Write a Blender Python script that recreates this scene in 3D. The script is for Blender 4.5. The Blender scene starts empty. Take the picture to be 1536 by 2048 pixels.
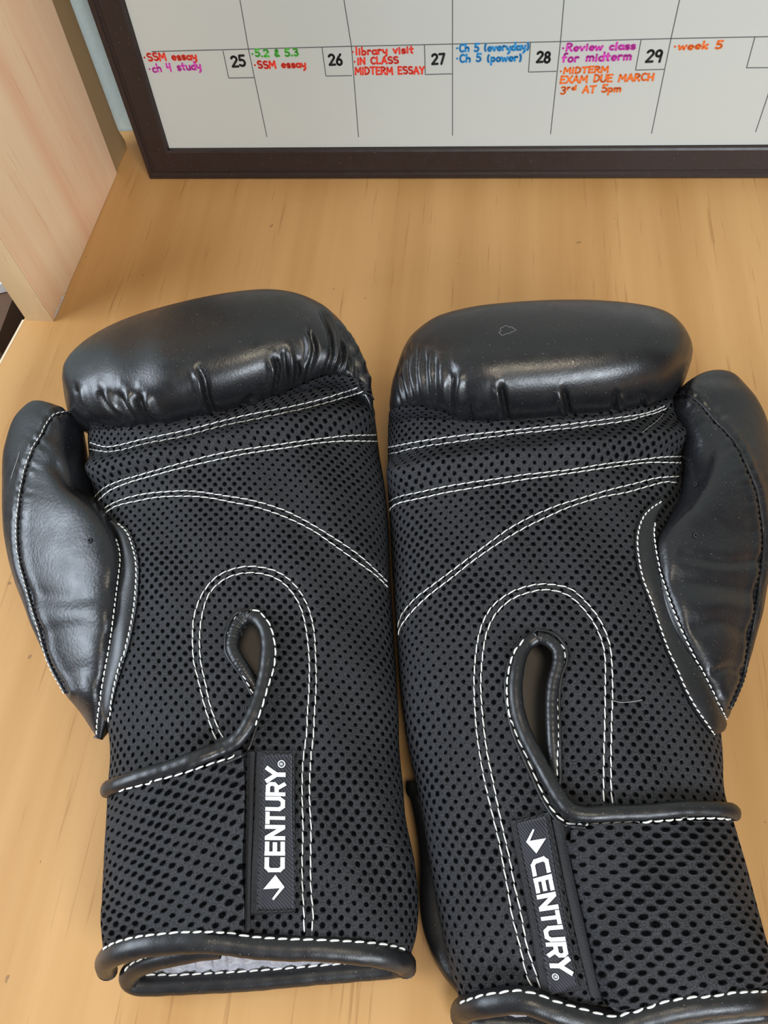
import bpy, math, random
import numpy as np
from mathutils import Vector, Matrix
from mathutils.bvhtree import BVHTree
random.seed(7); rng = np.random.default_rng(7)
scene = bpy.context.scene
COL = scene.collection

# ------------------------------------------------------------------ camera
IW, IH, FPX, CX, CY, CAMH = 1536., 2048., 1540., 768., 1024., .38
def nz(v):
    v = np.array(v, float); return v / np.linalg.norm(v)
_d = nz([131., 845., FPX]); _Z = -_d
_X = nz([14000., 630., -FPX]); _X = nz(_X - _Z * _X.dot(_Z)); _Y = np.cross(_Z, _X)
ROT = np.array([_X, _Y, _Z])              # camera (x right, y down, z forward) -> world
CAMP = np.array([0, 0, CAMH])
cam = bpy.data.objects.new('camera', bpy.data.cameras.new('camera')); COL.objects.link(cam)
cam.data.sensor_fit = 'VERTICAL'; cam.data.sensor_height = 24.; cam.data.sensor_width = 18.
cam.data.lens = 24. * FPX / IH; cam.data.clip_start = .01
_m = ROT @ np.diag([1., -1., -1.])
cam.matrix_world = Matrix.Translation(CAMP) @ Matrix([list(r) for r in _m]).to_4x4()
scene.camera = cam
scene.view_settings.view_transform = 'Standard'; scene.view_settings.look = 'None'
scene.view_settings.gamma = 1.; scene.view_settings.use_curve_mapping = False
scene.view_settings.exposure = 0.1

def rays(px):
    px = np.asarray(px, float).reshape(-1, 2)
    c = np.stack([(px[:, 0] - CX) / FPX, (px[:, 1] - CY) / FPX, np.ones(len(px))], 1)
    c /= np.linalg.norm(c, axis=1)[:, None]
    return c @ ROT.T
def at(px, z=0.):                          # pixels -> points at height z
    r = rays(px); z = np.broadcast_to(np.asarray(z, float), (len(r),))
    return CAMP + r * ((z - CAMH) / r[:, 2])[:, None]
def proj(p):
    c = (np.asarray(p) - CAMP) @ ROT
    return np.stack([CX + FPX * c[:, 0] / c[:, 2], CY + FPX * c[:, 1] / c[:, 2]], 1)

# ------------------------------------------------------------------ light
world = bpy.data.worlds.new('room_light'); scene.world = world; world.use_nodes = True
wn = world.node_tree.nodes; wl = world.node_tree.links
bg = wn['Background']; bg.inputs['Strength'].default_value = .22
geo_w = wn.new('ShaderNodeTexCoord'); sep_w = wn.new('ShaderNodeSeparateXYZ'); ramp_w = wn.new('ShaderNodeValToRGB')
wl.new(geo_w.outputs['Generated'], sep_w.inputs[0])
mp_w = wn.new('ShaderNodeMapRange'); mp_w.inputs[1].default_value = -1; mp_w.inputs[2].default_value = 1
wl.new(sep_w.outputs['Z'], mp_w.inputs[0]); wl.new(mp_w.outputs[0], ramp_w.inputs[0]); wl.new(ramp_w.outputs[0], bg.inputs['Color'])
ramp_w.color_ramp.elements[0].color = (.30, .24, .19, 1); ramp_w.color_ramp.elements[0].position = .54
ramp_w.color_ramp.elements[1].color = (.95, .93, .90, 1); ramp_w.color_ramp.elements[1].position = .97
def area(name, loc, target, sx, sy, power, color):
    l = bpy.data.lights.new(name, 'AREA'); l.shape = 'RECTANGLE'; l.size = sx; l.size_y = sy; l.energy = power; l.color = color
    o = bpy.data.objects.new(name, l); COL.objects.link(o); o.location = loc
    o.rotation_euler = (Vector(target) - Vector(loc)).to_track_quat('-Z', 'Y').to_euler(); return o
area('window_daylight_left', (-1.40, -.08, .80), (-.1, .15, 0), 1.0, .8, 27, (.78, .88, 1.))
area('window_daylight_front', (.85, -1.20, .95), (0, .2, .05), 1.05, .5, 33, (.84, .92, 1.))
area('ceiling_lamp', (.30, -.35, 1.9), (0, .2, 0), .40, .40, 10, (1., .88, .68))

# ------------------------------------------------------------------ materials
def mat(name, color=(.5, .5, .5), rough=.5, spec=.5, metal=0.):
    m = bpy.data.materials.new(name); m.use_nodes = True
    b = m.node_tree.nodes['Principled BSDF']
    b.inputs['Base Color'].default_value = (*color, 1); b.inputs['Roughness'].default_value = rough
    b.inputs['Specular IOR Level'].default_value = spec; b.inputs['Metallic'].default_value = metal
    return m, m.node_tree.nodes, m.node_tree.links, b
def math_n(N, L, op, a, b=None):
    n = N.new('ShaderNodeMath'); n.operation = op
    for i, v in enumerate((a, b)):
        if v is None: continue
        if isinstance(v, (int, float)): n.inputs[i].default_value = v
        else: L.new(v, n.inputs[i])
    return n.outputs[0]
def vmath(N, L, op, a, b=None):
    n = N.new('ShaderNodeVectorMath'); n.operation = op
    for i, v in enumerate((a, b)):
        if v is None: continue
        if isinstance(v, tuple): n.inputs[i].default_value = v
        else: L.new(v, n.inputs[i])
    return n.outputs['Value'] if op in ('LENGTH', 'DISTANCE', 'DOT_PRODUCT') else n.outputs['Vector']
def maprange(N, L, v, a, b, c=0., d=1., smooth=True):
    n = N.new('ShaderNodeMapRange'); n.interpolation_type = 'SMOOTHSTEP' if smooth else 'LINEAR'
    L.new(v, n.inputs[0])
    for i, x in zip((1, 2, 3, 4), (a, b, c, d)): n.inputs[i].default_value = x
    return n.outputs[0]
def noise(N, L, vec, scale, detail=2., rough=.5):
    n = N.new('ShaderNodeTexNoise'); n.inputs['Scale'].default_value = scale
    n.inputs['Detail'].default_value = detail; n.inputs['Roughness'].default_value = rough
    if vec is not None: L.new(vec, n.inputs['Vector'])
    return n.outputs['Fac']
def mixc(N, L, fac, a, b):
    n = N.new('ShaderNodeMix'); n.data_type = 'RGBA'
    if isinstance(fac, (int, float)): n.inputs[0].default_value = fac
    else: L.new(fac, n.inputs[0])
    for i, v in ((6, a), (7, b)):
        if isinstance(v, tuple): n.inputs[i].default_value = (*v, 1)
        else: L.new(v, n.inputs[i])
    return n.outputs[2]
def bump(N, L, b, h, strength, dist):
    n = N.new('ShaderNodeBump'); n.inputs['Strength'].default_value = strength; n.inputs['Distance'].default_value = dist
    L.new(h, n.inputs['Height']); L.new(n.outputs[0], b.inputs['Normal']); return n

def fabric(name, dx, dy, rx, ry, rot=0., col=(.0175, .0175, .020)):
    """open spacer mesh: staggered oval holes in a knitted dark cloth; UV in metres"""
    m, N, L, b = mat(name, col, .62, .42)
    uv = N.new('ShaderNodeUVMap').outputs[0]
    mp = N.new('ShaderNodeMapping'); mp.inputs['Rotation'].default_value = (0, 0, rot); L.new(uv, mp.inputs[0])
    wn_ = N.new('ShaderNodeTexNoise'); wn_.inputs['Scale'].default_value = 90; wn_.inputs['Detail'].default_value = 2
    L.new(mp.outputs[0], wn_.inputs['Vector'])
    w = vmath(N, L, 'MULTIPLY', vmath(N, L, 'SUBTRACT', wn_.outputs['Color'], (.5, .5, .5)), (.0022, .0022, 0))
    p = vmath(N, L, 'ADD', mp.outputs[0], w)
    q = vmath(N, L, 'MULTIPLY', p, (1 / dx, .5 / dy, 0))
    ds = []
    for off in ((0., 0., 0.), (.5, .5, 0.)):
        c = vmath(N, L, 'SUBTRACT', vmath(N, L, 'FRACTION', vmath(N, L, 'ADD', q, off)), (.5, .5, 0))
        ds.append(vmath(N, L, 'LENGTH', vmath(N, L, 'MULTIPLY', c, (dx / rx, 2 * dy / ry, 0))))
    d = math_n(N, L, 'MINIMUM', ds[0], ds[1])
    d = math_n(N, L, 'MULTIPLY', d, maprange(N, L, noise(N, L, uv, 28, 2), .35, .7, .90, 1.32))
    hole = maprange(N, L, d, .58, 1.15)                      # 0 in the hole, 1 on the cloth
    fine = noise(N, L, p, 1500, 3, .75)
    knit = N.new('ShaderNodeTexWave'); knit.wave_type = 'RINGS'; knit.inputs['Scale'].default_value = 1.
    ring = math_n(N, L, 'SINE', math_n(N, L, 'MULTIPLY', d, 9.5))
    N.remove(knit)
    yarn = maprange(N, L, fine, .38, .64, .08, 2.5, False)
    dk = tuple(c * .10 for c in col)
    cl = mixc(N, L, hole, dk, col)
    sc = N.new('ShaderNodeMix'); sc.data_type = 'RGBA'; sc.blend_type = 'MULTIPLY'; sc.inputs[0].default_value = 1
    L.new(cl, sc.inputs[6]); L.new(yarn, sc.inputs[7]); L.new(sc.outputs[2], b.inputs['Base Color'])
    h = math_n(N, L, 'ADD', hole, math_n(N, L, 'ADD', math_n(N, L, 'MULTIPLY', ring, .06), math_n(N, L, 'MULTIPLY', fine, .42)))
    bump(N, L, b, h, .8, .0011)
    L.new(maprange(N, L, hole, 0, 1, .95, .58, False), b.inputs['Roughness'])
    L.new(maprange(N, L, hole, 0, 1, .02, .34, False), b.inputs['Specular IOR Level'])
    return m
M = {}
M['mesh'] = fabric('spacer_mesh', .0050, .00275, .00112, .00112)
M['strap_mesh'] = fabric('stretched_mesh', .0068, .00255, .0019, .00105, .22)
M['strap_mesh_r'] = fabric('stretched_mesh_flat', .0074, .00255, .0021, .00105, -.06)
def leather(name, col=(.013, .013, .015), rough=.36, scale=900, amt=.25, spec=.55):
    m, N, L, b = mat(name, col, rough, spec)
    tc = N.new('ShaderNodeTexCoord').outputs['Object']
    v = N.new('ShaderNodeTexVoronoi'); v.inputs['Scale'].default_value = scale; L.new(tc, v.inputs['Vector'])
    n1 = noise(N, L, tc, 130, 3); n2 = noise(N, L, tc, 2200, 2)
    h = math_n(N, L, 'ADD', math_n(N, L, 'MULTIPLY', v.outputs['Distance'], .6), math_n(N, L, 'ADD', math_n(N, L, 'MULTIPLY', n1, .7), math_n(N, L, 'MULTIPLY', n2, .25)))
    bump(N, L, b, h, amt, .0005)
    L.new(maprange(N, L, n1, .3, .7, rough - .05, rough + .07, False), b.inputs['Roughness'])
    dust = noise(N, L, tc, 1500, 0); dm = maprange(N, L, dust, .80, .84)
    L.new(mixc(N, L, math_n(N, L, 'MULTIPLY', dm, .35), col, (.35, .33, .3)), b.inputs['Base Color'])
    return m
M['leather'] = leather('black_leather', (.0075, .0075, .0088), rough=.34, amt=.15, spec=.72)
M['leather_thumb'] = leather('black_grained_leather', (.009, .0095, .012), .36, 640, .26, .62)
M['binding'] = leather('black_binding_leather', (.011, .011, .0125), .37, 1500, .10)
M['thread'] = mat('white_thread', (.74, .73, .69), .6)[0]
M['dark_thread'] = mat('black_thread', (.02, .02, .022), .6)[0]
M['white_ink'] = mat('white_woven_lettering', (.82, .84, .88), .7)[0]
def twill():
    m, N, L, b = mat('black_woven_label', (.016, .016, .022), .55, .4)
    tc = N.new('ShaderNodeTexCoord').outputs['Object']
    w = N.new('ShaderNodeTexWave'); w.bands_direction = 'DIAGONAL'; w.inputs['Scale'].default_value = 420; L.new(tc, w.inputs['Vector'])
    L.new(mixc(N, L, w.outputs['Fac'], (.008, .008, .012), (.04, .04, .052)), b.inputs['Base Color'])
    bump(N, L, b, w.outputs['Fac'], .4, .0003); return m
M['label'] = twill()
def cloth(name, col, scale=1800):
    m, N, L, b = mat(name, col, .7, .3)
    tc = N.new('ShaderNodeTexCoord').outputs['Object']; f = noise(N, L, tc, scale, 2, .7)
    L.new(mixc(N, L, f, tuple(c * .3 for c in col), tuple(c * 1.6 for c in col)), b.inputs['Base Color'])
    bump(N, L, b, f, .6, .0006); return m
M['felt'] = cloth('black_webbing', (.024, .024, .027))
M['satin'] = cloth('grey_lining', (.36, .36, .40), 300)
M['lining'] = mat('grey_brown_lining', (.17, .155, .145), .75, .25)[0]

def wood(name, c1, c2, c3, axis, stretch=18., scale=26., rough=.42, pores=.5, rot=0.):
    m, N, L, b = mat(name, c1, rough, .4)
    tc = N.new('ShaderNodeTexCoord').outputs['Object']
    mp = N.new('ShaderNodeMapping'); s = [1., 1., 1.]; s[axis] = 1. / stretch
    mp.inputs['Scale'].default_value = s; mp.inputs['Rotation'].default_value = (0, 0, rot); L.new(tc, mp.inputs[0])
    a = noise(N, L, mp.outputs[0], scale, 4, .55); f = noise(N, L, mp.outputs[0], scale * 9, 3, .6)
    broad = noise(N, L, mp.outputs[0], scale * .35, 2)
    k = math_n(N, L, 'ADD', math_n(N, L, 'MULTIPLY', a, .6), math_n(N, L, 'MULTIPLY', broad, .4))
    r = N.new('ShaderNodeValToRGB'); L.new(k, r.inputs[0])
    r.color_ramp.elements[0].color = (*c2, 1); r.color_ramp.elements[0].position = .36
    r.color_ramp.elements[1].color = (*c1, 1); r.color_ramp.elements[1].position = .60
    pm = maprange(N, L, f, .60, .74)
    c = mixc(N, L, math_n(N, L, 'MULTIPLY', pm, pores), r.outputs[0], c3)
    L.new(c, b.inputs['Base Color'])
    L.new(maprange(N, L, a, .3, .7, rough - .06, rough + .08, False), b.inputs['Roughness'])
    bump(N, L, b, f, .06, .0004)
    return m, N, L, b, c, tc
M['desk'], dN, dL, dB, dC, dT = wood('beech_laminate', (.55, .308, .118), (.455, .236, .078), (.30, .135, .04), 1, 30, 42, .42, .55, .05)
# dried pale residue and tiny dark crumbs on the laminate near its front edge
spots = [((162, 2005), .014), ((195, 1985), .008), ((868, 1995), .008), ((905, 1990), .006), ((885, 2035), .010), ((720, 1995), .004), ((560, 2010), .005), ((330, 2030), .005), ((808, 1540), .012), ((640, 2000), .003)]
acc = None
for px, r in spots:
    p = at(px)[0]
    d = vmath(dN, dL, 'LENGTH', vmath(dN, dL, 'MULTIPLY', vmath(dN, dL, 'SUBTRACT', dT, tuple(p)), (1.9, .8, 0)))
    v = maprange(dN, dL, d, r, r * .25)
    acc = v if acc is None else math_n(dN, dL, 'MAXIMUM', acc, v)
n_ = noise(dN, dL, dT, 260, 4, .65)
stain = maprange(dN, dL, math_n(dN, dL, 'MULTIPLY', acc, n_), .27, .47)
n2_ = noise(dN, dL, dT, 170, 1)
crumb = maprange(dN, dL, n2_, .785, .80)
dL.new(mixc(dN, dL, math_n(dN, dL, 'MULTIPLY', crumb, .6), mixc(dN, dL, math_n(dN, dL, 'MULTIPLY', stain, .75), dC, (.72, .64, .56)), (.16, .09, .04)), dB.inputs['Base Color'])
M['pine'] = wood('pale_pine', (.86, .62, .40), (.80, .47, .29), (.62, .30, .17), 2, 26, 44, .5, .5)[0]
M['pine_edge'] = wood('pine_end_edge', (.58, .40, .22), (.47, .31, .155), (.26, .16, .07), 2, 6, 40, .55, .3)[0]
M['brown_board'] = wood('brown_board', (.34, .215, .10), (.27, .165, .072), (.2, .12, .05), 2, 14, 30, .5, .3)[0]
M['edge_band'] = mat('pale_edge_band', (.72, .60, .42), .5)[0]
M['frame'] = leather('espresso_frame', (.022, .013, .012), .38, 300, .05, .5)
M['board'], bN, bL, bB = mat('whiteboard', (.51, .525, .49), .32, .4)
M['ink_line'] = mat('grey_printed_line', (.10, .10, .10), .6)[0]
M['wall'], wN, wL, wB = mat('pale_teal_wall', (.39, .43, .395), .8, .2)
bump(wN, wL, wB, noise(wN, wL, wN.new('ShaderNodeTexCoord').outputs['Object'], 220, 3), .3, .001)
M['floor'] = wood('dark_floor', (.018, .013, .009), (.012, .008, .005), (.006, .004, .003), 1)[0]
M['dark_brown'] = mat('brown_card', (.12, .062, .034), .6)[0]
M['white_paint'] = mat('white_sheet', (.75, .74, .74), .6)[0]
for k, c in dict(red=(.80, .055, .03), magenta=(.62, .05, .42), green=(.10, .50, .06), blue=(.03, .27, .60), orange=(.84, .17, .025), black=(.012, .012, .013)).items():
    M['ink_' + k] = mat(k + '_marker', c, .5)[0]

# ------------------------------------------------------------------ object helpers
def mesh_obj(name, v, f, m, parent=None, uv=None, smooth=True, origin=None):
    v = np.asarray(v, float)
    if parent is not None: base = np.array(parent['_w'])
    elif origin is not None: base = np.array(origin, float)
    else: base = np.array([v[:, 0].mean(), v[:, 1].mean(), v[:, 2].min()])
    me = bpy.data.meshes.new(name); me.from_pydata((v - base).tolist(), [], [list(map(int, q)) for q in f]); me.update()
    if smooth: me.polygons.foreach_set('use_smooth', [True] * len(me.polygons))
    if uv is not None:
        lay = me.uv_layers.new(name='UVMap'); li = np.zeros(len(me.loops), int); me.loops.foreach_get('vertex_index', li)
        lay.data.foreach_set('uv', np.asarray(uv)[li].astype(np.float32).ravel())
    for mm in (m if isinstance(m, (list, tuple)) else [m]): me.materials.append(mm)
    o = bpy.data.objects.new(name, me); COL.objects.link(o)
    if parent is not None:
        o.parent = parent; o.location = (base - np.array(parent['_w'])) if False else (0, 0, 0)
    else: o.location = base
    WORLD[o.name] = base
    return o
WORLD = {}
class _P(dict): pass
def thing(name, loc, label, cat, group=None):
    o = bpy.data.objects.new(name, None); COL.objects.link(o); o.location = loc; o.empty_display_size = .02
    tag(o, label, cat, group); return o
def tag(o, label=None, cat=None, group=None, kind=None):
    for k, v in (('label', label), ('category', cat), ('group', group), ('kind', kind)):
        if v: o[k] = v
    return o
def part(name, v, f, m, parent, uv=None, smooth=True, label=None):
    """child mesh; vertices come in world space"""
    b = np.zeros(3); q = parent
    while q is not None: b += np.array(q.location); q = q.parent
    v = np.asarray(v, float)
    me = bpy.data.meshes.new(name); me.from_pydata((v - b).tolist(), [], [list(map(int, x)) for x in f]); me.update()
    if smooth: me.polygons.foreach_set('use_smooth', [True] * len(me.polygons))
    if uv is not None:
        lay = me.uv_layers.new(name='UVMap'); li = np.zeros(len(me.loops), int); me.loops.foreach_get('vertex_index', li)
        lay.data.foreach_set('uv', np.asarray(uv)[li].astype(np.float32).ravel())
    me.materials.append(m)
    o = bpy.data.objects.new(name, me); COL.objects.link(o); o.parent = parent
    if label: o['label'] = label
    return o
def solo(name, v, f, m, smooth=False, bevel=0.):
    v = np.asarray(v, float); base = np.array([v[:, 0].mean(), v[:, 1].mean(), v[:, 2].min()])
    me = bpy.data.meshes.new(name); me.from_pydata((v - base).tolist(), [], [list(map(int, x)) for x in f]); me.update()
    if smooth: me.polygons.foreach_set('use_smooth', [True] * len(me.polygons))
    me.materials.append(m); o = bpy.data.objects.new(name, me); COL.objects.link(o); o.location = base
    if bevel: add_bevel(o, bevel)
    return o
def add_bevel(o, w, s=2):
    b = o.modifiers.new('bevel', 'BEVEL'); b.width = w; b.segments = s; b.limit_method = 'ANGLE'
def prism(bottom, top):
    """closed prism from two matching rings of points"""
    n = len(bottom); v = list(map(tuple, bottom)) + list(map(tuple, top))
    f = [list(range(n))[::-1], list(range(n, 2 * n))] + [[i, (i + 1) % n, n + (i + 1) % n, n + i] for i in range(n)]
    return np.array(v), f
def box(x0, x1, y0, y1, z0, z1):
    r = [(x0, y0), (x1, y0), (x1, y1), (x0, y1)]
    return prism([(x, y, z0) for x, y in r], [(x, y, z1) for x, y in r])
def curve(pts, n):
    """Catmull-Rom through rows of numbers, n samples evenly by arc length of the first two columns"""
    p = np.asarray(pts, float)
    if len(p) == 2: p = np.array([p[0], (p[0] + p[1]) / 2, p[1]])
    q = np.vstack([2 * p[0] - p[1], p, 2 * p[-1] - p[-2]])
    out = []
    for i in range(1, len(q) - 2):
        t = np.linspace(0, 1, 24, endpoint=False)[:, None]
        a, b, c, d = q[i - 1], q[i], q[i + 1], q[i + 2]
        out.append(.5 * (2 * b + (c - a) * t + (2 * a - 5 * b + 4 * c - d) * t ** 2 + (3 * b - a - 3 * c + d) * t ** 3))
    out = np.vstack(out + [p[-1:]])
    s = np.r_[0, np.cumsum(np.linalg.norm(np.diff(out[:, :2], axis=0), axis=1) + 1e-9)]
    u = np.linspace(0, s[-1], n)
    return np.stack([np.interp(u, s, out[:, k]) for k in range(p.shape[1])], 1)
def grid_faces(nr, nc, wrap=False):
    f = []
    for i in range(nr - 1):
        for j in range(nc if wrap else nc - 1):
            j2 = (j + 1) % nc; f.append((i * nc + j, i * nc + j2, (i + 1) * nc + j2, (i + 1) * nc + j))
    return f
def poly_dist(pts, path):
    """distance in pixels from points to a dense path, plus position along it 0..1"""
    path = curve(path, 60); d = np.full(len(pts), 1e9); k = np.zeros(len(pts))
    for i, q in enumerate(path):
        e = np.hypot(pts[:, 0] - q[0], pts[:, 1] - q[1]); w = e < d; d[w] = e[w]; k[w] = i / 59.
    return d, k
def inside(pts, poly):
    poly = np.asarray(poly, float); r = np.zeros(len(pts), bool); x, y = pts[:, 0], pts[:, 1]; j = len(poly) - 1
    for i in range(len(poly)):
        (xi, yi), (xj, yj) = poly[i], poly[j]
        c = ((yi > y) != (yj > y)) & (x < (xj - xi) * (y - yi) / (yj - yi + 1e-12) + xi); r ^= c; j = i
    return r
def normals(v, f):
    v = np.asarray(v); f = np.asarray(f); n = np.zeros_like(v)
    fn = np.cross(v[f[:, 2]] - v[f[:, 0]], v[f[:, 3]] - v[f[:, 1]])
    for k in range(4): np.add.at(n, f[:, k], fn)
    return n / (np.linalg.norm(n, axis=1)[:, None] + 1e-12)

class Loft:
    """padded body: every control row = (left px, right px, zl, zr, rise, drop); sections are superellipses"""
    def __init__(s, rows, up, nr=180, nc=160, pu=2.3, pd=2.3, pw=2.2, zmin=.0012, skew=0., fit=(1., 1.)):
        c = curve([[*r[0], *r[1], *r[2:]] for r in rows], nr); tA, tB = c[:, 0:2].copy(), c[:, 2:4].copy()
        th = np.linspace(0, 2 * np.pi, nc, endpoint=False) + np.pi
        co, si = np.cos(th), np.sin(th)
        xs = np.sign(co) * np.abs(co) ** (2 / pw)
        ys = np.where(si < 0, -np.abs(si) ** (2 / pu), np.abs(si) ** (2 / pd))   # si<0 half = upper (starting from A)
        for it in range(4):
            A = at(c[:, 0:2], c[:, 4]); B = at(c[:, 2:4], c[:, 5]); Mi = (A + B) / 2; D = (B - A) / 2
            up_ = CAMP - Mi if up is None else np.broadcast_to(nz(up), Mi.shape)
            if up is None: up_ = up_ / np.linalg.norm(up_, axis=1)[:, None]
            N = up_ - D * (np.sum(D * up_, 1) / (np.sum(D * D, 1) + 1e-12))[:, None]
            N = N / np.linalg.norm(N, axis=1)[:, None]
            v = Mi[:, None] + D[:, None] * xs[None, :, None]
            v = v + N[:, None] * np.where(ys < 0, -ys[None] * c[:, 6][:, None], -ys[None] * c[:, 7][:, None])[..., None]
            if skew: v = v + D[:, None] * (skew * np.maximum(-ys, 0.) ** 1.5 * (1 - .3 * np.abs(xs)))[None, :, None]
            v[..., 2] = np.maximum(v[..., 2], zmin)
            if it == 3: break
            # keep the padded section inside the width it was measured at
            q = proj(v.reshape(-1, 3)).reshape(nr, nc, 2); ax = tB - tA; ln_ = np.linalg.norm(ax, axis=1)[:, None] + 1e-9; ax = ax / ln_
            u = np.sum((q - tA[:, None]) * ax[:, None], 2); ub = u[:, :nc // 2] if skew else u
            k = np.minimum(1., ln_[:, 0] / 60.); oa = np.maximum(-u.min(1), 0) * k; ob = np.maximum(ub.max(1) - ln_[:, 0], 0) * k
            c[:, 0:2] += ax * smooth1(oa, 8)[:, None] * fit[0]; c[:, 2:4] -= ax * smooth1(ob, 8)[:, None] * fit[1]
        s.nr, s.nc = nr, nc; s.v = v.reshape(-1, 3); s.f = grid_faces(nr, nc, True)
        seg = np.linalg.norm(np.diff(np.concatenate([v, v[:, :1]], 1), axis=1), axis=2)
        arc = np.concatenate([np.zeros((nr, 1)), np.cumsum(seg, 1)[:, :-1]], 1)
        top = nc // 4; arc = arc - arc[:, top:top + 1]
        ln = np.r_[0, np.cumsum(np.linalg.norm(np.diff(v[:, top], axis=0), axis=1))]
        s.uv = np.stack([arc, np.broadcast_to(ln[:, None], arc.shape)], 2).reshape(-1, 2)
        ca = np.mean(s.v[:nc], 0); cb = np.mean(s.v[-nc:], 0); k = len(s.v)
        s.capv = np.array([ca, cb])
        s.caps = [(k, (j + 1) % nc, j) for j in range(nc)] + [(k + 1, (nr - 1) * nc + j, (nr - 1) * nc + (j + 1) % nc) for j in range(nc)]
        s.up_half = np.tile(np.arange(nc) < nc // 2, nr)
        # make normals point out
        n = normals(s.v, s.f); cen = np.repeat(Mi, nc, 0)
        if np.mean(np.sum(n * (s.v - cen), 1)) < 0:
            s.f = [q[::-1] for q in s.f]; s.caps = [q[::-1] for q in s.caps]
        s.row = np.repeat(np.linspace(0, 1, nr), nc); s.ang = np.tile(np.linspace(0, 1, nc, endpoint=False), nr)
    def displace(s, amount):
        n = normals(s.v, s.f); s.v = s.v + n * amount[:, None]; s.v[:, 2] = np.maximum(s.v[:, 2], .001)
    def facing(s):
        n = normals(s.v, s.f); r = s.v - CAMP
        return np.clip(-np.sum(n * r, 1) / np.linalg.norm(r, axis=1) * 3, 0, 1)
    def px(s): return proj(s.v)
    def full(s): return np.vstack([s.v, s.capv]), list(s.f) + list(s.caps)

def bvh(*surf):
    V, Fc, k = [], [], 0
    for v, f in surf:
        V += [tuple(x) for x in v]; Fc += [tuple(i + k for i in q) for q in f]; k += len(v)
    return BVHTree.FromPolygons(V, Fc)
def cast(tree, px, off=0.):
    px = np.asarray(px, float).reshape(-1, 2); r = rays(px); P_, N_ = [], []
    hits = [tree.ray_cast(Vector(CAMP), Vector(d)) for d in r]; ok = [i for i, h in enumerate(hits) if h[0] is not None]
    for i, d in enumerate(r):
        h = hits[i]
        if h[0] is None:                       # just past the outline: nearest point at the depth of the closest hit
            t = hits[min(ok, key=lambda k: abs(k - i))][3] if ok else .36
            h = tree.find_nearest(Vector(CAMP + d * t))
        co = np.array(h[0]); nn = np.array(h[1])
        if nn @ d > 0: nn = -nn
        P_.append(co); N_.append(nn)
    P_, N_ = np.array(P_), np.array(N_)
    return P_ + N_ * off, N_
def smooth1(a, k):
    for _ in range(k):
        b = a.copy(); b[1:-1] = (a[:-2] + 2 * a[1:-1] + a[2:]) / 4; a = b
    return a
def tube(p, ra, rb=None, nv=None, seg=12, cap=True):
    """swept oval tube: ra across, rb along the surface normal nv"""
    p = np.asarray(p); n = len(p); ra = np.broadcast_to(ra, (n,)); rb = ra if rb is None else np.broadcast_to(rb, (n,))
    t = np.gradient(p, axis=0); t /= np.linalg.norm(t, axis=1)[:, None] + 1e-12
    if nv is None: nv = np.tile([0., 0, 1], (n, 1))
    nv = nv - t * np.sum(nv * t, 1)[:, None]; nv /= np.linalg.norm(nv, axis=1)[:, None] + 1e-12
    s = np.cross(nv, t); a = np.linspace(0, 2 * np.pi, seg, endpoint=False)
    v = p[:, None] + s[:, None] * (np.cos(a)[None] * ra[:, None])[..., None] + nv[:, None] * (np.sin(a)[None] * rb[:, None])[..., None]
    f = grid_faces(n, seg, True); v = v.reshape(-1, 3)
    if cap: f = f + [tuple(range(seg)), tuple(range((n - 1) * seg, n * seg))[::-1]]
    return v, f
def join(parts):
    V, Fc, k = [], [], 0
    for v, f in parts:
        V.append(np.asarray(v)); Fc += [tuple(i + k for i in q) for q in f]; k += len(v)
    return np.vstack(V), Fc
def stitches(tree, path, dash=.0042, gap=.0006, r=.00030, slant=.00016, off=.00015, start=0.):
    pts, nv = cast(tree, curve(path, 260), off)
    pts = smooth1(pts, 3); nv = smooth1(nv, 6)
    s = np.r_[0, np.cumsum(np.linalg.norm(np.diff(pts, axis=0), axis=1))]; out = []; a = start
    while a + dash * .5 < s[-1]:
        e = min(a + dash * random.uniform(.92, 1.05), s[-1]); u = np.linspace(a, e, 6)
        p = np.stack([np.interp(u, s, pts[:, k]) for k in range(3)], 1); nn = np.stack([np.interp(u, s, nv[:, k]) for k in range(3)], 1)
        t = np.gradient(p, axis=0); sd = np.cross(nn, t); sd /= np.linalg.norm(sd, axis=1)[:, None] + 1e-12
        p = p + sd * np.linspace(-slant, slant, 6)[:, None] + nn * (np.sin(np.linspace(0, np.pi, 6)) * r * .5)[:, None]
        out.append(tube(p, r * np.array([.5, .95, 1, 1, .95, .5]), None, nn, 6)); a = e + gap
    return join(out)
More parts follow.
